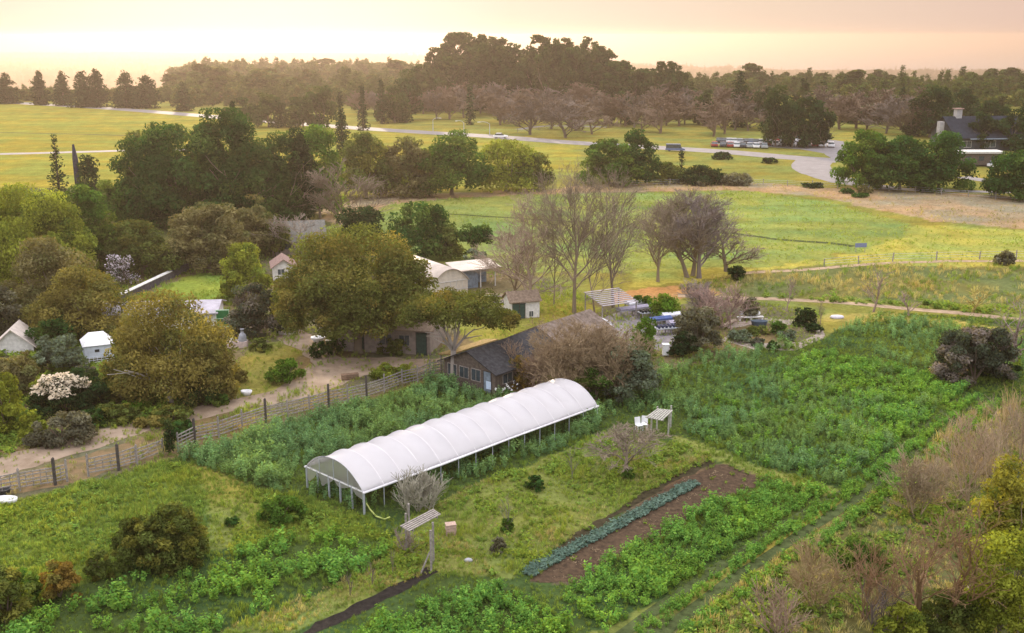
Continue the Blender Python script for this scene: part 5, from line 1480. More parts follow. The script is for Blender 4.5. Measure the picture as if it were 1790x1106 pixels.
# left garden
bushy('flowering_bush', 'dark bush capped with creamy white blossom beside the golden oak', 'bush', 112, 722, 655, 112, 'dark', trunk=False, br=.18, nblob=90)
bushy('garden_bush', 'very dark bush right of the white-blossomed bush', 'bush', 150, 718, 648, 70, 'dark', trunk=False)
bushy('garden_bush', 'yellow-green upright bush cut by the left edge below the white shed', 'bush', 8, 755, 655, 75, 'yellow', trunk=False, br=.2, nblob=60)
bushy('garden_bush', 'grey-brown twiggy bush at the left edge under the pale shed', 'bush', 30, 690, 618, 90, 'brown', trunk=False, br=.2)
bushy('garden_bush', 'blue-green broad leafy shrubs between pale shed and white hut', 'bush', 105, 650, 586, 90, 'sage', trunk=False, br=.2)
bushy('garden_bush', 'dark green shrub behind the blue-green leafy shrubs', 'bush', 100, 612, 555, 80, 'deep', trunk=False)
bushy('garden_hedge', 'grey-olive hedge along the upper edge of the lower dirt road', 'hedge', 110, 775, 722, 110, 'grey', trunk=False, br=.2, dy=.5)
bushy('garden_hedge', 'yellowish shrub at the left end of the grey-olive hedge', 'hedge', 60, 770, 716, 45, 'yellow', trunk=False)
bushy('garden_hedge', 'low green planting below the golden oak, left side', 'hedge', 205, 738, 706, 75, 'olive', trunk=False, dy=.5)
bushy('garden_hedge', 'low bright green clump under the golden oak trunk', 'hedge', 235, 722, 700, 35, 'bright', trunk=False)
bushy('garden_hedge', 'dark green shrub on the right under the golden oak', 'hedge', 345, 706, 662, 66, 'deep', trunk=False)
bushy('garden_hedge', 'rounded green shrub at the road edge right of the golden oak', 'hedge', 378, 704, 672, 44, 'green', trunk=False)
bushy('garden_hedge', 'flat olive ground planting left of the road narrows', 'hedge', 270, 745, 724, 70, 'gold', trunk=False, dy=.6)
bushy('garden_bush', 'bright green rounded shrub in the grass island beside the dirt road', 'bush', 498, 668, 630, 64, 'bright', trunk=False, br=.22)
bushy('garden_hedge', 'green hedge between the dirt road and the far lattice fence', 'hedge', 685, 664, 636, 72, 'yellow', trunk=False, dy=.5)
bushy('garden_hedge', 'olive hedge below the stucco farm building', 'hedge', 690, 618, 590, 60, 'olive', trunk=False, dy=.5)
bushy('garden_hedge', 'dark green hedge at the left corner of the stucco farm building', 'hedge', 590, 612, 580, 34, 'deep', trunk=False)
bushy('ivy_post', 'thick gate post completely wrapped in dark ivy', 'post', 298, 793, 735, 20, 'dark', trunk=False, br=.35)
bushy('ivy_post', 'ivy mound on the lattice fence right of the ivy-wrapped post', 'ivy', 322, 765, 738, 40, 'deep', trunk=False)
bushy('garden_bush', 'rust-brown vine heap at the front right corner of the potting shed', 'bush', 905, 676, 622, 50, 'rust', trunk=False)
# lower right wild corner
bushy('yellow_tree', 'golden-leaved tree cut by the right edge above the lower corner', 'tree', 1760, 985, 812, 135, 'golden', br=.18, nblob=90, cover=.8)
bushy('yellow_tree', 'yellow-green leafy tree in the lower right corner', 'tree', 1745, 1120, 930, 150, 'yellow', br=.18, nblob=90, cover=.7)
bushy('yellow_tree', 'yellowish shrub climbing beside the reddish bare thicket', 'tree', 1690, 1110, 1010, 80, 'yellow', br=.2, cover=.7)
RD = (.23, .145, .085)
bare('dry_thicket', 'large reddish bare tree with many upright shoots at lower right', 1620, 1112, 868, 205, RD, levels=4, kids=(9, 5, 4, 3), stems=2, spread=.65, up=.08, cat='tree', first=.25, r=.12)
bare('dry_thicket', 'reddish bare thicket left of the large reddish bare tree', 1520, 1085, 945, 95, RD, levels=3, kids=(8, 6, 4), stems=4, spread=.6, cat='thicket', first=.1, r=.03)
bare('dry_thicket', 'pinkish bare thicket among tan grass at the right side', 1690, 880, 730, 120, (.32, .24, .16), levels=3, kids=(8, 6, 4, 3), stems=5, spread=.55, cat='thicket', first=.1, r=.03)
bare('dry_thicket', 'greyish bare thicket cut by the right edge above the golden tree', 1775, 830, 700, 90, (.30, .23, .16), levels=3, kids=(8, 6, 4, 3), stems=5, spread=.55, cat='thicket', first=.1, r=.03)
bare('dry_thicket', 'low brown bare shrub left of the reddish thicket near the crop rows', 1425, 1060, 960, 110, (.25, .185, .10), levels=3, kids=(9, 6, 5), stems=5, spread=.7, cat='thicket', first=.1, r=.03)
bare('dry_thicket', 'dark-stemmed bare shrub at the bottom edge left of the reddish tree', 1540, 1125, 1020, 80, (.10, .08, .07), levels=2, kids=(9, 6), stems=2, spread=.6, cat='thicket', r=.06)
bare('dry_thicket', 'tan bare thicket between crop rows and the pinkish thicket', 1600, 900, 800, 90, (.31, .24, .155), levels=3, kids=(9, 6, 5), stems=6, spread=.6, cat='thicket', first=.1, r=.025)
bare('dry_thicket', 'brown bare shrub at the bottom edge below the low brown shrub', 1360, 1120, 1030, 90, (.25, .18, .13), levels=2, kids=(9, 7), stems=6, spread=.6, cat='thicket', first=.1, r=.025)
bushy('low_shrub', 'blue-grey low shrub among the tan stalks at the right', 'shrub', 1762, 840, 808, 40, 'sage', trunk=False)
bushy('low_shrub', 'green shrub between the reddish thicket and the crop rows', 'shrub', 1500, 1000, 945, 90, 'green', trunk=False, cover=.8)
bushy('low_shrub', 'yellow-green bush at the bottom edge under the reddish tree', 'shrub', 1560, 1130, 1050, 95, 'yellow', trunk=False, cover=.8)
bushy('low_shrub', 'dark green bush at the foot of the reddish bare tree', 'shrub', 1650, 1120, 1035, 100, 'olive', trunk=False)
lg = MB(); la, lb = G(1690, 1060), G(1728, 1120); lg.tube([la + Vector((0, 0, 1.2)), la.lerp(lb, .5) + Vector((0, 0, .7)), lb + Vector((0, 0, .2))], [.12, .15, .18], 8)
tag(lg.build('fallen_log', mat('pale_log', (.42, .34, .26))), 'pale pinkish fallen log leaning in the lower right corner', 'log')
bushy('meadow_shrub', 'lone grey shrub at the right end of the low wire fence', 'shrub', 1755, 462, 436, 34, 'grey', trunk=False)
bushy('meadow_shrub', 'dark teal shrub in shadow at the foot of the leaning bare tree', 'shrub', 1285, 488, 464, 30, 'dark', trunk=False)
for px, by, ty, w, pal, lb in ((180, 700, 660, 60, 'olive', 'olive shrub between the blossom-capped bush and the golden oak'), (255, 700, 668, 60, 'green', 'green shrub under the left side of the golden oak'), (215, 672, 636, 60, 'gold', 'golden shrub left of the golden oak crown'),
        (75, 705, 660, 44, 'yellow', 'yellow-green shrub left of the blossom-capped bush'), (300, 738, 712, 70, 'olive', 'low olive shrub at the road edge below the golden oak fork'), (160, 745, 716, 50, 'deep', 'dark low shrub at the right end of the grey-olive hedge'),
        (410, 668, 640, 44, 'gold', 'tawny low shrub right of the golden oak'), (50, 660, 622, 50, 'olive', 'olive shrub in front of the pale shed at the left edge'), (150, 672, 640, 44, 'plum', 'purplish low shrub in front of the white lattice hut'),
        (560, 622, 596, 40, 'deep', 'dark shrub beneath the left side of the biggest oak'), (455, 612, 590, 36, 'olive', 'small olive shrub right of the domed oven')):
    bushy('garden_shrub', lb, 'shrub', px, by, ty, w, pal, trunk=False)
def pile(px, py, rz, n, label):
    r = empty('timber_pile', label, 'timber pile', G(px, py), rz, 'timber piles by the white shed'); g = nrng()
    for k in range(n):
        m = MB(); y = g.uniform(0, .9); z = .02 + .11 * (k // 3) ; a = g.uniform(-.15, .15)
        m.bar((0, y, z + .05), (g.uniform(1.8, 2.8), y + a, z + .05 + g.uniform(0, .25)), .2, .05); m.build('board', (mat('fresh_boards', (.50, .40, .31), .9, .2, 3), WOODG, WHITEW)[k % 3], r)
for px, py, rz, n, lb in ((826, 528, .2, 8, 'pile of pale boards nearest the curved greenhouse front'), (846, 520, -.3, 7, 'pile of pale boards in front of the open shed'), (862, 533, .5, 8, 'pile of pale boards beside the white shed wall'), (842, 540, -.1, 6, 'lowest pile of pale boards left of the white shed')):
    pile(px, py, rz, n, lb)
# snag and open conifer above the left tree mass
rng = nrng(); B = G(142, 375); hS = ztop(B, 142, 252)
sg = empty('dead_snag', 'dark slate-coloured dead trunk standing above the left tree mass', 'tree', B)
m = MB(); m.tube([(0, 0, -.3), (0, .05, hS * .4), (-.08, 0, hS * .8), (-.2, 0, hS)], [.62, .55, .46, .16], 9); m.build('trunk', mat('charred_bark', (.055, .055, .075), .95, .3, 2, .6), sg)
conifer('open_conifer', 'ragged open conifer left of the dead dark snag', 108, 375, 238, 62, 'dark', gaps=.3, droop=.5, dens=.8)
bushy('ivy_tree', 'dark leaning shrub tree against the dead snag', 'tree', 160, 376, 272, 44, 'dark', br=.25)

# ------------------------------------------------------------------ far trees
for i, (px, by, ty, w) in enumerate(((12, 181, 130, 60), (72, 183, 126, 40), (112, 184, 127, 42), (148, 187, 124, 58), (172, 187, 119, 52), (222, 188, 128, 62), (258, 189, 131, 66), (322, 194, 146, 42))):
    nm = ('at the far left edge', 'with twin tips, second from the left edge', 'third from the left edge', 'pointed, in the clump above the road', 'tallest of the clump above the road', 'drooping, right of the clump', 'broad, at the right end of the left row', 'lone and conical, apart right of the row', 'outermost beyond the left edge')[i]
    conifer('cypress_tree', 'dark conifer beyond the far left road, ' + nm, px, by, ty, w, 'dark', taper=.55, droop=.12, dens=2.2, z0=.02)
EU = ((742, 112, 60), (768, 84, 62), (800, 58, 72), (838, 62, 70), (872, 66, 62), (908, 78, 60), (945, 62, 62), (985, 68, 66), (1028, 66, 70), (1058, 92, 56), (1092, 106, 58), (1130, 120, 54), (1165, 108, 62), (1188, 138, 36))
for i, (px, ty, w) in enumerate(EU):
    for dd in (0, 1):
        bushy('eucalyptus_tree', 'tall dark eucalyptus in the big grove that breaks the skyline', 'tree', px + dd * 17, 0, ty + dd * 16, w, 'euc', group='eucalyptus trees of the skyline grove', dist=475 + (i % 3) * 14 + dd * -22, clear=.2 if dd == 0 else .1, br=.17, nblob=60, cover=1.0, tr=.5, ls=1.15,
              lobes=[(0, 0, .02, .95, 1.0), (.2, 0, -.2, .7, .8), (-.2, 0, -.18, .7, .8)])
# bare orchard and street trees beyond the road: a few kinds, then copies
ARCH = {}
def far_copy(key, B, W, Ht, rz, label, group, make):
    if key not in ARCH:
        ARCH[key] = make()
        r = ARCH[key][0]; r.location = B; r.scale = (W / ARCH[key][1], W / ARCH[key][1], Ht / ARCH[key][2]); r.rotation_euler.z = rz
        r['label'] = label; r['group'] = group
        return r
    r0, w0, h0 = ARCH[key]
    r = dup(r0, B, rz, (W / w0, W / w0, Ht / h0), label); r['group'] = group
    return r
def far_bare(seed, col):
    def mk():
        rng = np.random.default_rng(seed)
        r = empty('bare_tree', 'x', 'tree', (0, 0, 0))
        t, c = bare_mesh(rng, 9, 9, .14, 4, (11, 6, 5, 3), .07, .7, .045, col, .15, 1, .62, .12)
        link('trunk', t, r); link('crown', c, r)
        return r, 9.0, 9.0
    return mk
rf = np.random.default_rng(77)
k = 0
for (x0, x1, d0, d1, n, h) in ((615, 1010, 400, 455, 26, 10.5), (860, 1340, 330, 390, 26, 9.5), (1000, 1330, 395, 470, 22, 10), (1425, 1660, 330, 420, 16, 10)):
    for i in range(n):
        px = x0 + (x1 - x0) * (i + rf.random()) / n; d = rf.uniform(d0, d1)
        B = base_of(px, 0, d)
        hh = h * rf.uniform(.75, 1.2)
        if x0 == 615: lb, gp_ = 'bare brownish tree in the belt behind the road lamps', 'bare trees behind the road lamps'
        elif x0 == 1425: lb, gp_ = 'bare grey tree behind the big green thicket at right', 'bare trees behind the right thicket'
        else: lb, gp_ = 'bare purplish-grey tree between the road and the eucalyptus grove', 'bare trees before the eucalyptus grove'
        s = k % 5; k += 1
        far_copy('bare%d' % s, B, hh * rf.uniform(.95, 1.35), hh, rf.random() * 6.28, lb, gp_, far_bare(500 + s, ((.16, .12, .085), (.175, .125, .09), (.15, .12, .10), (.17, .118, .082), (.145, .117, .098))[s]))
# evergreens standing among them
for (px, by, ty, w, kind, lb) in ((1712, 262, 196, 46, 'b', 'dark tree in front of the middle of the lodge roof'), (1762, 262, 190, 50, 'b', 'dark tree in front of the right end of the lodge roof'), (635, 228, 152, 24, 'c', 'narrow dark cypress left of the road lamps'), (596, 226, 160, 22, 'c', 'dark slim conifer by the road above the belt pine'), (822, 218, 152, 22, 'c', 'dark cypress under the left part of the eucalyptus grove'),
        (1085, 216, 160, 44, 'b', 'dark green tree amid bare trees below the grove'), (1105, 218, 170, 30, 'c', 'small dark conifer beside the green tree below the grove'), (1290, 222, 126, 58, 'c', 'dark broad pine rising right of the eucalyptus grove'),
        (1335, 225, 152, 40, 'b', 'dark tree right of the broad pine'), (1232, 218, 158, 40, 'b', 'green tree between the grove and the broad pine'), (1355, 256, 150, 52, 'b', 'tall dark pine, leftmost of those above the parked cars'),
        (1385, 258, 178, 50, 'b', 'dark pine in the middle of those above the parked cars'), (1412, 258, 170, 44, 'b', 'dark pine with pointed top above the parked cars'), (1440, 258, 188, 36, 'b', 'lower dark pine at the right end above the parked cars'),
        (1478, 214, 176, 34, 'c', 'small dark conifer left of the dark rounded trees'), (1505, 216, 182, 46, 'b', 'dark rounded tree behind the bare trees at right'), (1535, 216, 184, 42, 'b', 'second dark rounded tree at right, wider and lower'),
        (1625, 240, 150, 74, 'b', 'largest dark tree left of the lodge'), (1605, 236, 185, 50, 'b', 'lower dark foliage beside the largest dark tree'), (1685, 222, 156, 60, 'b', 'dark rounded tree behind the lodge roof'), (1574, 206, 154, 28, 'c', 'slim dark conifer left of the largest dark tree'),
        (1730, 236, 176, 60, 'b', 'dark tree behind the right part of the lodge'), (1402, 200, 138, 34, 'b', 'olive tree above the dark pines'), (1440, 196, 142, 34, 'c', 'hazy conifer above the dark pines'), (1300, 205, 150, 30, 'b', 'olive tree behind the broad pine'),
        (470, 222, 162, 70, 'b', 'olive rounded tree just beyond the road at left centre'), (530, 224, 170, 60, 'b', 'low olive tree beyond the road, left of the slim conifer'), (562, 222, 150, 60, 'b', 'olive-brown tree beyond the road behind the slim conifer'), (690, 214, 150, 60, 'b', 'olive tree beyond the road left of the grove'), (668, 216, 140, 30, 'c', 'slim olive conifer just left of the grove'), (420, 214, 170, 60, 'b', 'low hazy tree beyond the road above the tallest belt tree'), (712, 210, 122, 50, 'b', 'dark tree against the left foot of the grove')):
    if kind == 'c': conifer('conifer_tree', lb, px, by, ty, w, 'dark', taper=.6, droop=.15, z0=.02)
    else: bushy('evergreen_tree', lb, 'tree', px, by, ty, w, 'dark' if ('dark' in lb and 'olive' not in lb) else 'euc', br=.24, nblob=40, cover=1.0)
# hazy trees further out, left of the grove
def far_leafy(seed, pal, con):
    def mk():
        rng = np.random.default_rng(seed); r = empty('hazy_tree', 'x', 'tree', (0, 0, 0))
        if con: V, C = conifer_quads(rng, 10, 20, PAL[pal][0], 1.5, taper=.6, droop=.15, z0=.02)
        else: V, C = crown_quads(rng, (0, 0, 10), (5.2, 5.2, 9), 34, .28, 2600, 1.5, *PAL[pal], low=-.9)
        link('crown', quads_mesh('crown', V, C, LEAF), r)
        mb = MB(); mb.tube([(0, 0, -2), (0, 0, 9)], [.6, .3], 6); link('trunk', tint_mesh(mb, 'trunk', TWIG, (.15, .11, .08), rng), r)
        return r, 10.0, 20.0
    return mk
HZT = [(330, 122, 60), (352, 132, 45), (388, 122, 34), (418, 117, 30), (445, 128, 40), (470, 119, 46), (505, 115, 50), (530, 122, 40), (548, 106, 26), (570, 99, 34), (600, 114, 22), (628, 108, 40), (662, 109, 44), (700, 100, 50), (310, 130, 40), (372, 138, 40), (400, 136, 36), (590, 126, 40), (640, 124, 44), (680, 120, 46), (725, 118, 40), (490, 126, 40)]
for i, (px, ty, w) in enumerate(HZT):
    d = 700 + (i * 67) % 420
    B = base_of(px, 0, d); s = (0, 0, 1, 1, 0, 0, 0, 0, 1, 0, 1, 0, 1, 0)[i % 14] * 3 + i % 3
    far_copy('hz%d' % s, B, w * mpp(B) * 1.05, ztop(B, px, ty) - B.z, i * 1.7, 'tall olive tree fading into the haze left of the skyline grove', 'hazy trees left of the grove', far_leafy(700 + s, 'haze', s >= 3))
for i in range(60):
    px = rf.uniform(1200, 1790) if i < 34 else rf.uniform(290, 740); d = rf.uniform(560, 800) if i < 34 else rf.uniform(520, 620)
    B = base_of(px, 0, d); s = (i % 3) + (3 if i % 4 == 0 else 0); hh = rf.uniform(8, 17)
    lb = ('hazy tree on the slope right of the skyline grove', 'hazy trees right of the grove') if i < 34 else ('low olive tree in the wooded strip beyond the road at left', 'wooded strip trees beyond the road')
    far_copy('hz%d' % s, B, hh * rf.uniform(.6, 1.0), hh, i * 1.3, lb[0], lb[1], far_leafy(700 + s, 'haze', s >= 3))
WB = []; WH = []
for (x0, x1, d0, d1, n, h0, h1) in ((300, 745, 560, 800, 170, 6, 11), (300, 745, 800, 1900, 900, 7, 15), (1195, 1800, 560, 900, 420, 6, 11), (1195, 1800, 900, 1500, 300, 9, 16)):
    for i in range(n):
        d = rf.uniform(d0, d1); b_ = base_of(rf.uniform(x0, x1), 0, d); WB.append((b_.x, b_.y, b_.z - 1)); WH.append(rf.uniform(h0, h1))
# beyond that the woods and town trees read as one mass
r_ = np.random.default_rng(9)
proto_set('woodtree', [quads_mesh('woodtree', *crown_quads(r_, (0, 0, .5), (.36, .36, .45), 22, .3, 420, .12, *PAL['haze'], low=-.9), LEAF) for _ in range(4)] + [quads_mesh('woodtree', *conifer_quads(r_, .5, 1.1, PAL['haze'][0], .13, taper=.6, z0=.02), LEAF) for _ in range(2)])
n = 26000
Y = 1500 + (r_.random(n) ** 1.3) * 7600; X = r_.uniform(-1, 1, n) * (Y * .60 + 60)
kp = (fbm(X * .004, Y * .0025, 91, 3) > .36); X = X[kp]; Y = Y[kp]
coast = 4700 + 5200 * sstep((1500 - X) / 3500.0)
kp = Y < coast - 120; X = X[kp]; Y = Y[kp]
Z = terrain(X, Y) - 1.5
hs = r_.uniform(7, 15, len(X)) * (1 + .6 * (fbm(X * .004, Y * .004, 17, 2) > .62))
scatter('distant_woods', 'hazy distant woods and town trees on the coastal plain', 'woodtree', np.stack([X, Y, Z], 1), np.stack([hs * r_.uniform(.9, 1.6, len(X)), hs * 1.1, hs], 1), cat='woods')
for i in range(150):
    b_ = base_of(rf.uniform(1440, 1900), 0, rf.uniform(420, 600)); WB.append((b_.x, b_.y, b_.z - .5)); WH.append(rf.uniform(5, 11))
for (x0, x1, d0, d1, n, h0, h1) in ((300, 760, 478, 556, 330, 4, 9.5), (870, 1340, 395, 520, 300, 1.5, 4.5), (615, 900, 455, 520, 120, 3, 7)):
    for i in range(n):
        b_ = base_of(rf.uniform(x0, x1), 0, rf.uniform(d0, d1)); WB.append((b_.x, b_.y, b_.z - .4)); WH.append(rf.uniform(h0, h1))
for i in range(520):
    b_ = base_of(rf.uniform(-120, 330), 0, rf.uniform(520, 548)); WB.append((b_.x, b_.y, b_.z - .5)); WH.append(rf.uniform(2.5, 6.5))
WB = np.array(WB); hs = np.array(WH)
scatter('woodland_belt', 'olive woodland belt behind the road trees', 'woodtree', WB, np.stack([hs * r_.uniform(.9, 1.5, len(WB)), hs * 1.1, hs], 1), cat='woods')
for i in range(16):
    house(r_.uniform(1230, 1780), r_.uniform(2500, 4200), r_.uniform(10, 18), r_.random() * 3, WHITEW, [BROWNR, GREYR, PINKR][i % 3], 'small pale house among hazy trees on the slope at far right', hh=4)

# ------------------------------------------------------------------ crops, grass and stalks
def clumpy(seed, f=.35, lo=.25, gain=2.2):
    return lambda X, Y: np.clip((fbm(X * f, Y * f, seed, 3) - lo) * gain, 0, 1)
DITCH = [(742, 990), (772, 1000), (692, 1044), (602, 1087), (548, 1114), (480, 1155), (455, 1155), (525, 1104), (600, 1066), (690, 1021)]
def off_beds(X, Y):
    px, py = proj(X, Y)
    k = np.ones(X.shape, bool)
    for poly in (R_SOIL, DITCH, R_STRAW, [(912, 1004), (1000, 936), (1110, 866), (1225, 796), (1262, 806), (1190, 842), (930, 1012)]): k &= ~inpoly(px, py, poly)
    return k
def plant(name, label, key, poly, dens, seed, smin, smax, thin=None, hn=.45, f=.45, cat='ground cover'):
    X, Y = fill(poly, dens, seed, thin)
    if key not in ('tuft', 'greentuft'):
        k = off_track(X, Y, .55); X = X[k]; Y = Y[k]
    r = np.random.default_rng(seed + 1)
    s = r.uniform(smin, smax, len(X)) * (1 - hn + 2 * hn * fbm(X * f, Y * f, seed + 3, 3)) * (.55 + .9 * vnoise(X * .95, Y * .95, seed + 5))
    return scatter(name, label, key, np.stack([X, Y, np.zeros(len(X))], 1), np.stack([s * 1.05, s * 1.05, s * r.uniform(.8, 1.25, len(X))], 1), cat=cat)

F1 = [(312, 806), (480, 752), (600, 718), (700, 690), (770, 672), (840, 690), (885, 700), (800, 735), (518, 822), (500, 868), (430, 848), (380, 826)]
F2 = [(520, 862), (640, 900), (660, 885), (740, 865), (830, 838), (960, 795), (1050, 752), (1062, 722), (1040, 712), (830, 790), (640, 862), (560, 850)]
F3 = [(1050, 702), (1110, 690), (1140, 650), (1250, 622), (1390, 606), (1330, 640), (1240, 690), (1195, 735), (1185, 752), (1120, 725), (1056, 728)]
F4 = [(1192, 754), (1215, 715), (1290, 668), (1430, 614), (1560, 640), (1688, 680), (1640, 735), (1560, 795), (1478, 852), (1400, 838), (1320, 812)]
F5 = [(1432, 592), (1480, 566), (1540, 549), (1640, 566), (1800, 588), (1800, 660), (1660, 662), (1560, 632), (1440, 610)]
F6 = [(965, 1044), (1060, 985), (1200, 905), (1340, 838), (1452, 862), (1440, 882), (1320, 962), (1200, 1040), (1110, 1106), (1060, 1106), (1010, 1066)]
F7 = [(600, 1125), (680, 1084), (770, 1046), (842, 1024), (886, 1034), (955, 1072), (1015, 1118), (980, 1180), (500, 1180)]
F8 = [(-60, 1180), (20, 1106), (160, 1040), (330, 985), (500, 940), (600, 938), (688, 962), (640, 1000), (540, 1050), (430, 1085), (360, 1130), (250, 1180)]
TRK = [[(1080, 1112), (1200, 1030), (1320, 950), (1452, 872), (1482, 856), (1590, 772), (1690, 690)], [(1150, 1112), (1272, 1020), (1400, 934), (1492, 874), (1612, 782), (1716, 694)]]
for t_ in TRK: strip('wheel_track', t_, .75, mat('trodden_grass', (.075, .095, .036), 1, .35, 1.5, .8), .018, .15)
TRKW = [[G(*p) for p in t_] for t_ in TRK]
def off_track(X, Y, r=.75):
    k = np.ones(X.shape, bool)
    for q in TRKW:
        for a, b in zip(q[:-1], q[1:]):
            d = b - a; t = np.clip(((X - a.x) * d.x + (Y - a.y) * d.y) / (d.x * d.x + d.y * d.y), 0, 1)
            k &= np.hypot(X - a.x - d.x * t, Y - a.y - d.y * t) > r
    return k
F10 = [(1450, 905), (1500, 862), (1720, 690), (1800, 650), (1800, 690), (1600, 830), (1480, 930), (1330, 1020), (1200, 1110), (1110, 1110), (1260, 1020)]
ROWS = [[(1115, 1112), (1236, 1024), (1360, 941), (1472, 873), (1601, 777), (1703, 692)], [(1200, 1112), (1320, 1020), (1440, 940), (1530, 878), (1640, 792), (1745, 705)]]
def rows(name, label, key, lines, per_m, w, smin, smax, seed):
    r = np.random.default_rng(seed); pts = []
    for ln in lines:
        q = [G(*p) for p in ln]
        for a, b in zip(q[:-1], q[1:]):
            L_ = (b - a).length; n = int(L_ * per_m); t = r.random(n); u = r.normal(size=n) * w
            d = (b - a).normalized()
            for tt, uu in zip(t, u): pts.append((a.x + (b.x - a.x) * tt - d.y * uu, a.y + (b.y - a.y) * tt + d.x * uu, 0))
    pts = np.array(pts)
    s_ = r.uniform(smin, smax, len(pts)) * (.6 + .8 * vnoise(pts[:, 0] * .5, pts[:, 1] * .5, 3))
    return scatter(name, label, key, pts, s_)
rows('row_weeds', 'rows of bright green weeds between the wheel tracks at the right', 'crop', ROWS, 9, .33, .45, .85, 71)
plant('tall_crop', 'tall grey-green cover crop between lattice fence and hoop house', 'bluecrop', F1, 5.2, 11, .75, 1.15)
plant('tall_crop', 'rank blue-green growth along and under the hoop house', 'bluecrop', F2, 4.5, 12, .6, 1.0, clumpy(5, .3, .2, 2.6))
plant('tall_crop', 'blue-green crop patch below the nursery and herb garden', 'bluecrop', F3, 3.6, 13, .6, 1.05, clumpy(6, .25, .25, 2.4))
east = lambda X, Y: np.clip((X - 19) / 16 + (fbm(X * .2, Y * .2, 55, 3) - .5) * 1.2, .12, 1)
plant('leafy_crop', 'large bright green crop field at the right', 'crop', F4, 6.0, 14, .56, 1.0, east, .5, .35)
plant('leafy_crop', 'greyer green part of the large crop field at the right', 'bluecrop', F4, 5.0, 114, .5, .82, lambda X, Y: 1 - east(X, Y), .5, .35)
plant('leafy_crop', 'green crop field in front of the farm track', 'bluecrop', F5, 2.6, 15, .55, 1.0, clumpy(7, .3, .22, 2.6))
plant('leafy_crop', 'bright green crop field beside the bare soil bed', 'crop', F6, 6.0, 16, .58, 1.0, None, .5, .5)
plant('leafy_crop', 'lush crop at the bottom centre edge', 'crop', F7, 6.0, 17, .58, 1.0, lambda X, Y: off_beds(X, Y) * 1.0, .55, .5)
plant('leafy_crop', 'clumped dark green crop rows in the lower left', 'crop', F8, 4.8, 18, .55, 1.1, clumpy(8, .4, .28, 2.6), .5, .5)
plant('meadow_weeds', 'low green weeds in grassy mounds at the left', 'weed', F9, 9, 19, .6, 1.5, clumpy(9, .3, .3, 2.4), .6, .35)
plant('meadow_grass', 'thick green grass over the mounds at the left', 'tuft', F9 , 14, 86, .5, 1.0, None, .5)
plant('meadow_grass', 'thick green grass round the hoop house front', 'tuft', F9b, 14, 87, .5, 1.0, None, .5)
plant('meadow_weeds', 'low green weeds around the hoop house front', 'weed', F9b, 9, 20, .6, 1.4, clumpy(10, .35, .25, 2.6), .6, .35)
plant('meadow_weeds', 'short weeds in the wheel tracks beside the big crop field', 'weed', F10, 4, 21, .5, 1.0, clumpy(11, .4, .25, 2.4), .4, .5)
XK = []; 
k0, k1 = G(922, 1004), G(1214, 846)
rk = np.random.default_rng(4)
n = 520; t = rk.random(n); u = rk.uniform(-.34, .34, n); dk = (k1 - k0); nk_ = Vector((-dk.y, dk.x, 0)).normalized()
pts = np.stack([k0.x + dk.x * t + nk_.x * u, k0.y + dk.y * t + nk_.y * u, np.zeros(n)], 1)
scatter('kale_row', 'blue-green row of brassica plants along the soil bed', 'kale', pts, rk.uniform(.6, .95, n), cat='vegetable row')
plant('soil_litter', 'dead stalks strewn over the bare soil bed', 'litter', R_SOIL, 3, 30, .5, 1.2, clumpy(12, .8, .3, 2.5), 0)
plant('bed_weeds', 'yellow-green weeds sprouting at the ends of the soil bed', 'weed', [(930, 1012), (1010, 1020), (1240, 890), (1340, 836), (1262, 812), (1100, 905)], 3, 31, .5, 1.1, clumpy(13, .6, .5, 4), 0)
plant('bed_weeds', 'dark weeds along the mulch strip left of the brassica row', 'weed', [(918, 1000), (1000, 940), (1110, 872), (1225, 800), (1250, 806), (1190, 832), (1090, 890), (930, 1000)], 10, 32, .6, 1.3, clumpy(14, .6, .35, 3), 0)
plant('straw_grass', 'short straw-coloured grass in the open plot before the hoop house', 'tuft', R_STRAW, 13, 33, .35, .85, None, .6)
plant('straw_grass', 'dry tufts in the open plot before the hoop house', 'drytuft', R_STRAW, 14, 34, .3, .75, clumpy(15, .22, .42, 6), .3)
plant('straw_weeds', 'low weeds dotted over the open plot before the hoop house', 'weed', R_STRAW, 7, 84, .5, 1.25, clumpy(85, .3, .36, 4), .5)
plant('straw_grass', 'pale mown grass between the left bushes and hoop house', 'tuft', R_STRAW2, 8, 35, .4, .8, None, .4)
plant('garden_grass', 'fresh grass covering the garden plots between crops', 'greentuft', R_CROPS, 13, 36, .35, .75, lambda X, Y: off_beds(X, Y) * 1.0, .5)
plant('wild_grass', 'tan and green wild grass filling the lower right corner', 'drytuft', [(1480, 890), (1600, 800), (1700, 725), (1900, 690), (1900, 1180), (1100, 1180), (1300, 1020)], 3.2, 37, .6, 1.3, None, .4)
plant('wild_grass', 'green weeds among the wild grass at lower right', 'weed', [(1480, 890), (1600, 800), (1700, 725), (1900, 690), (1900, 1180), (1100, 1180), (1300, 1020)], 8, 38, .7, 1.6, clumpy(16, .35, .28, 3), .4)
plant('dry_stalks', 'tall tan dry stalks at the right edge below the purplish bush', 'reed', [(1640, 770), (1700, 725), (1850, 690), (1850, 840), (1700, 840), (1580, 850)], 1.6, 39, .5, 1.0, clumpy(17, .3, .25, 2.5), .4)
plant('yard_grass', 'rough grass and low weeds around the yard and left garden', 'tuft', R_YARD, 6, 40, .4, .95, clumpy(18, .2, .3, 3), .4)
plant('yard_grass', 'low dark garden planting beneath the left oaks', 'weed', [(-100, 880), (-100, 560), (160, 480), (380, 560), (400, 690), (300, 720), (180, 745), (60, 765)], 8, 41, .8, 2.0, clumpy(19, .25, .25, 3), .4)
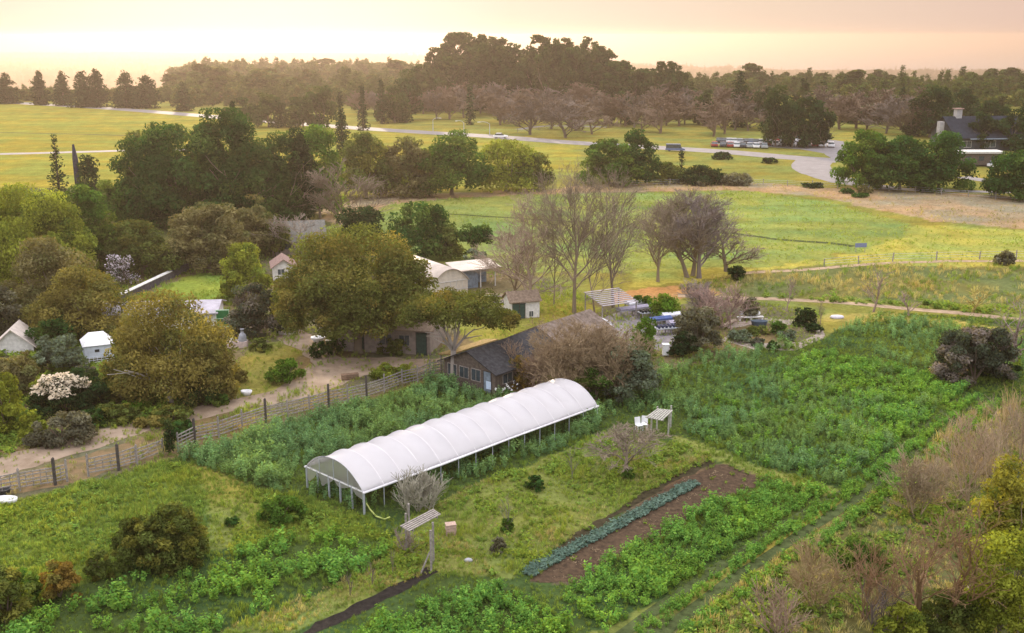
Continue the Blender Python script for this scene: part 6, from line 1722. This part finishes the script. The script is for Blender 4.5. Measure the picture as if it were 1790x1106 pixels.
plant('scrub', 'brownish scrub and dry grass band beyond the farm track', 'drytuft', R_SCRUB, 1.3, 42, .8, 1.9, clumpy(20, .12, .42, 4), .5, .2)
plant('scrub', 'green grass within the scrub band beyond the farm track', 'greentuft', R_SCRUB, 1.6, 142, .8, 1.8, clumpy(120, .1, .3, 3), .5, .2)
plant('scrub', 'green weeds beside the farm track', 'weed', [(1190, 512), (1330, 520), (1500, 524), (1790, 538), (1800, 556), (1560, 535), (1330, 520)], 2.2, 43, 1.0, 2.2, clumpy(21, .1, .35, 3), .4)
plant('meadow_grass', 'long green grass of the bright meadow', 'tuft', R_HILL, 1.6, 44, .5, 1.0, clumpy(22, .06, .25, 2.5), .4, .1)
plant('meadow_grass', 'yellow-green grass at the near edge of the bright meadow', 'tuft', R_YEL, 1.4, 45, .45, .95, clumpy(23, .08, .3, 2.5), .4, .1)
plant('meadow_grass', 'dry tan grass on the far strip of the meadow', 'drytuft', R_TAN, .8, 46, .5, 1.0, clumpy(24, .05, .25, 2.5), .4, .1)
plant('fence_weeds', 'dry weeds and vines along the lattice fences', 'drytuft', [(0, 880), (310, 790), (500, 735), (760, 662), (750, 652), (480, 722), (300, 772), (0, 855)], 2.5, 47, .8, 1.6, clumpy(25, .4, .35, 3), .3)
# white arum flowers by the shed, blossom cap
fl = empty('arum_clump', 'clump of white arum flowers behind the hoop house', 'flowers', G(886, 692))
rk = np.random.default_rng(12); P_ = rk.normal(size=(26, 3)) * np.array([.5, .35, .22]) + np.array([0, 0, .75])
link('petals', quads_mesh('petals', leaf_quads(rk, P_, norm(rk.normal(size=(26, 3)) + np.array([0, -.6, .9])), np.full(26, .24), .8), np.full((26, 3), .78), PETAL), fl)
V, C = leafy_plant(rk, 16, .7, .7, 6, .28, (.05, .12, .03), (.08, .15, .04)); link('foliage', quads_mesh('foliage', V, C, LEAF), fl)
for o in list(COL.objects):
    lb = o.get('label', '')
    if lb.startswith('dark bush capped') or lb.startswith('small tree in pale'):
        me = [c for c in o.children if c.name.startswith(('crown', 'foliage'))][0].data
        nv = len(me.vertices); co = np.empty(nv * 3, np.float32); me.vertices.foreach_get('co', co); co = co.reshape(-1, 4, 3).mean(1)
        cap = lb.startswith('dark bush')
        top = co[:, 2] > (co[:, 2].max() * (.62 if cap else .1)); kk = top & (rk.random(len(co)) < (.75 if cap else .7))
        if cap: kk &= (co[:, 0] < co[:, 0].max() * .75)
        pp = co[kk] * 1.03
        link('blossom', quads_mesh('blossom', leaf_quads(rk, pp, norm(rk.normal(size=pp.shape) + np.array([0, -.2, 1])), rk.uniform(.2, .34, len(pp)), .8), np.tile(np.array([.74, .64, .50]) if cap else np.array([.62, .55, .60]), (len(pp), 1)) * rk.uniform(.85, 1.1, (len(pp), 1)), PETAL), o)
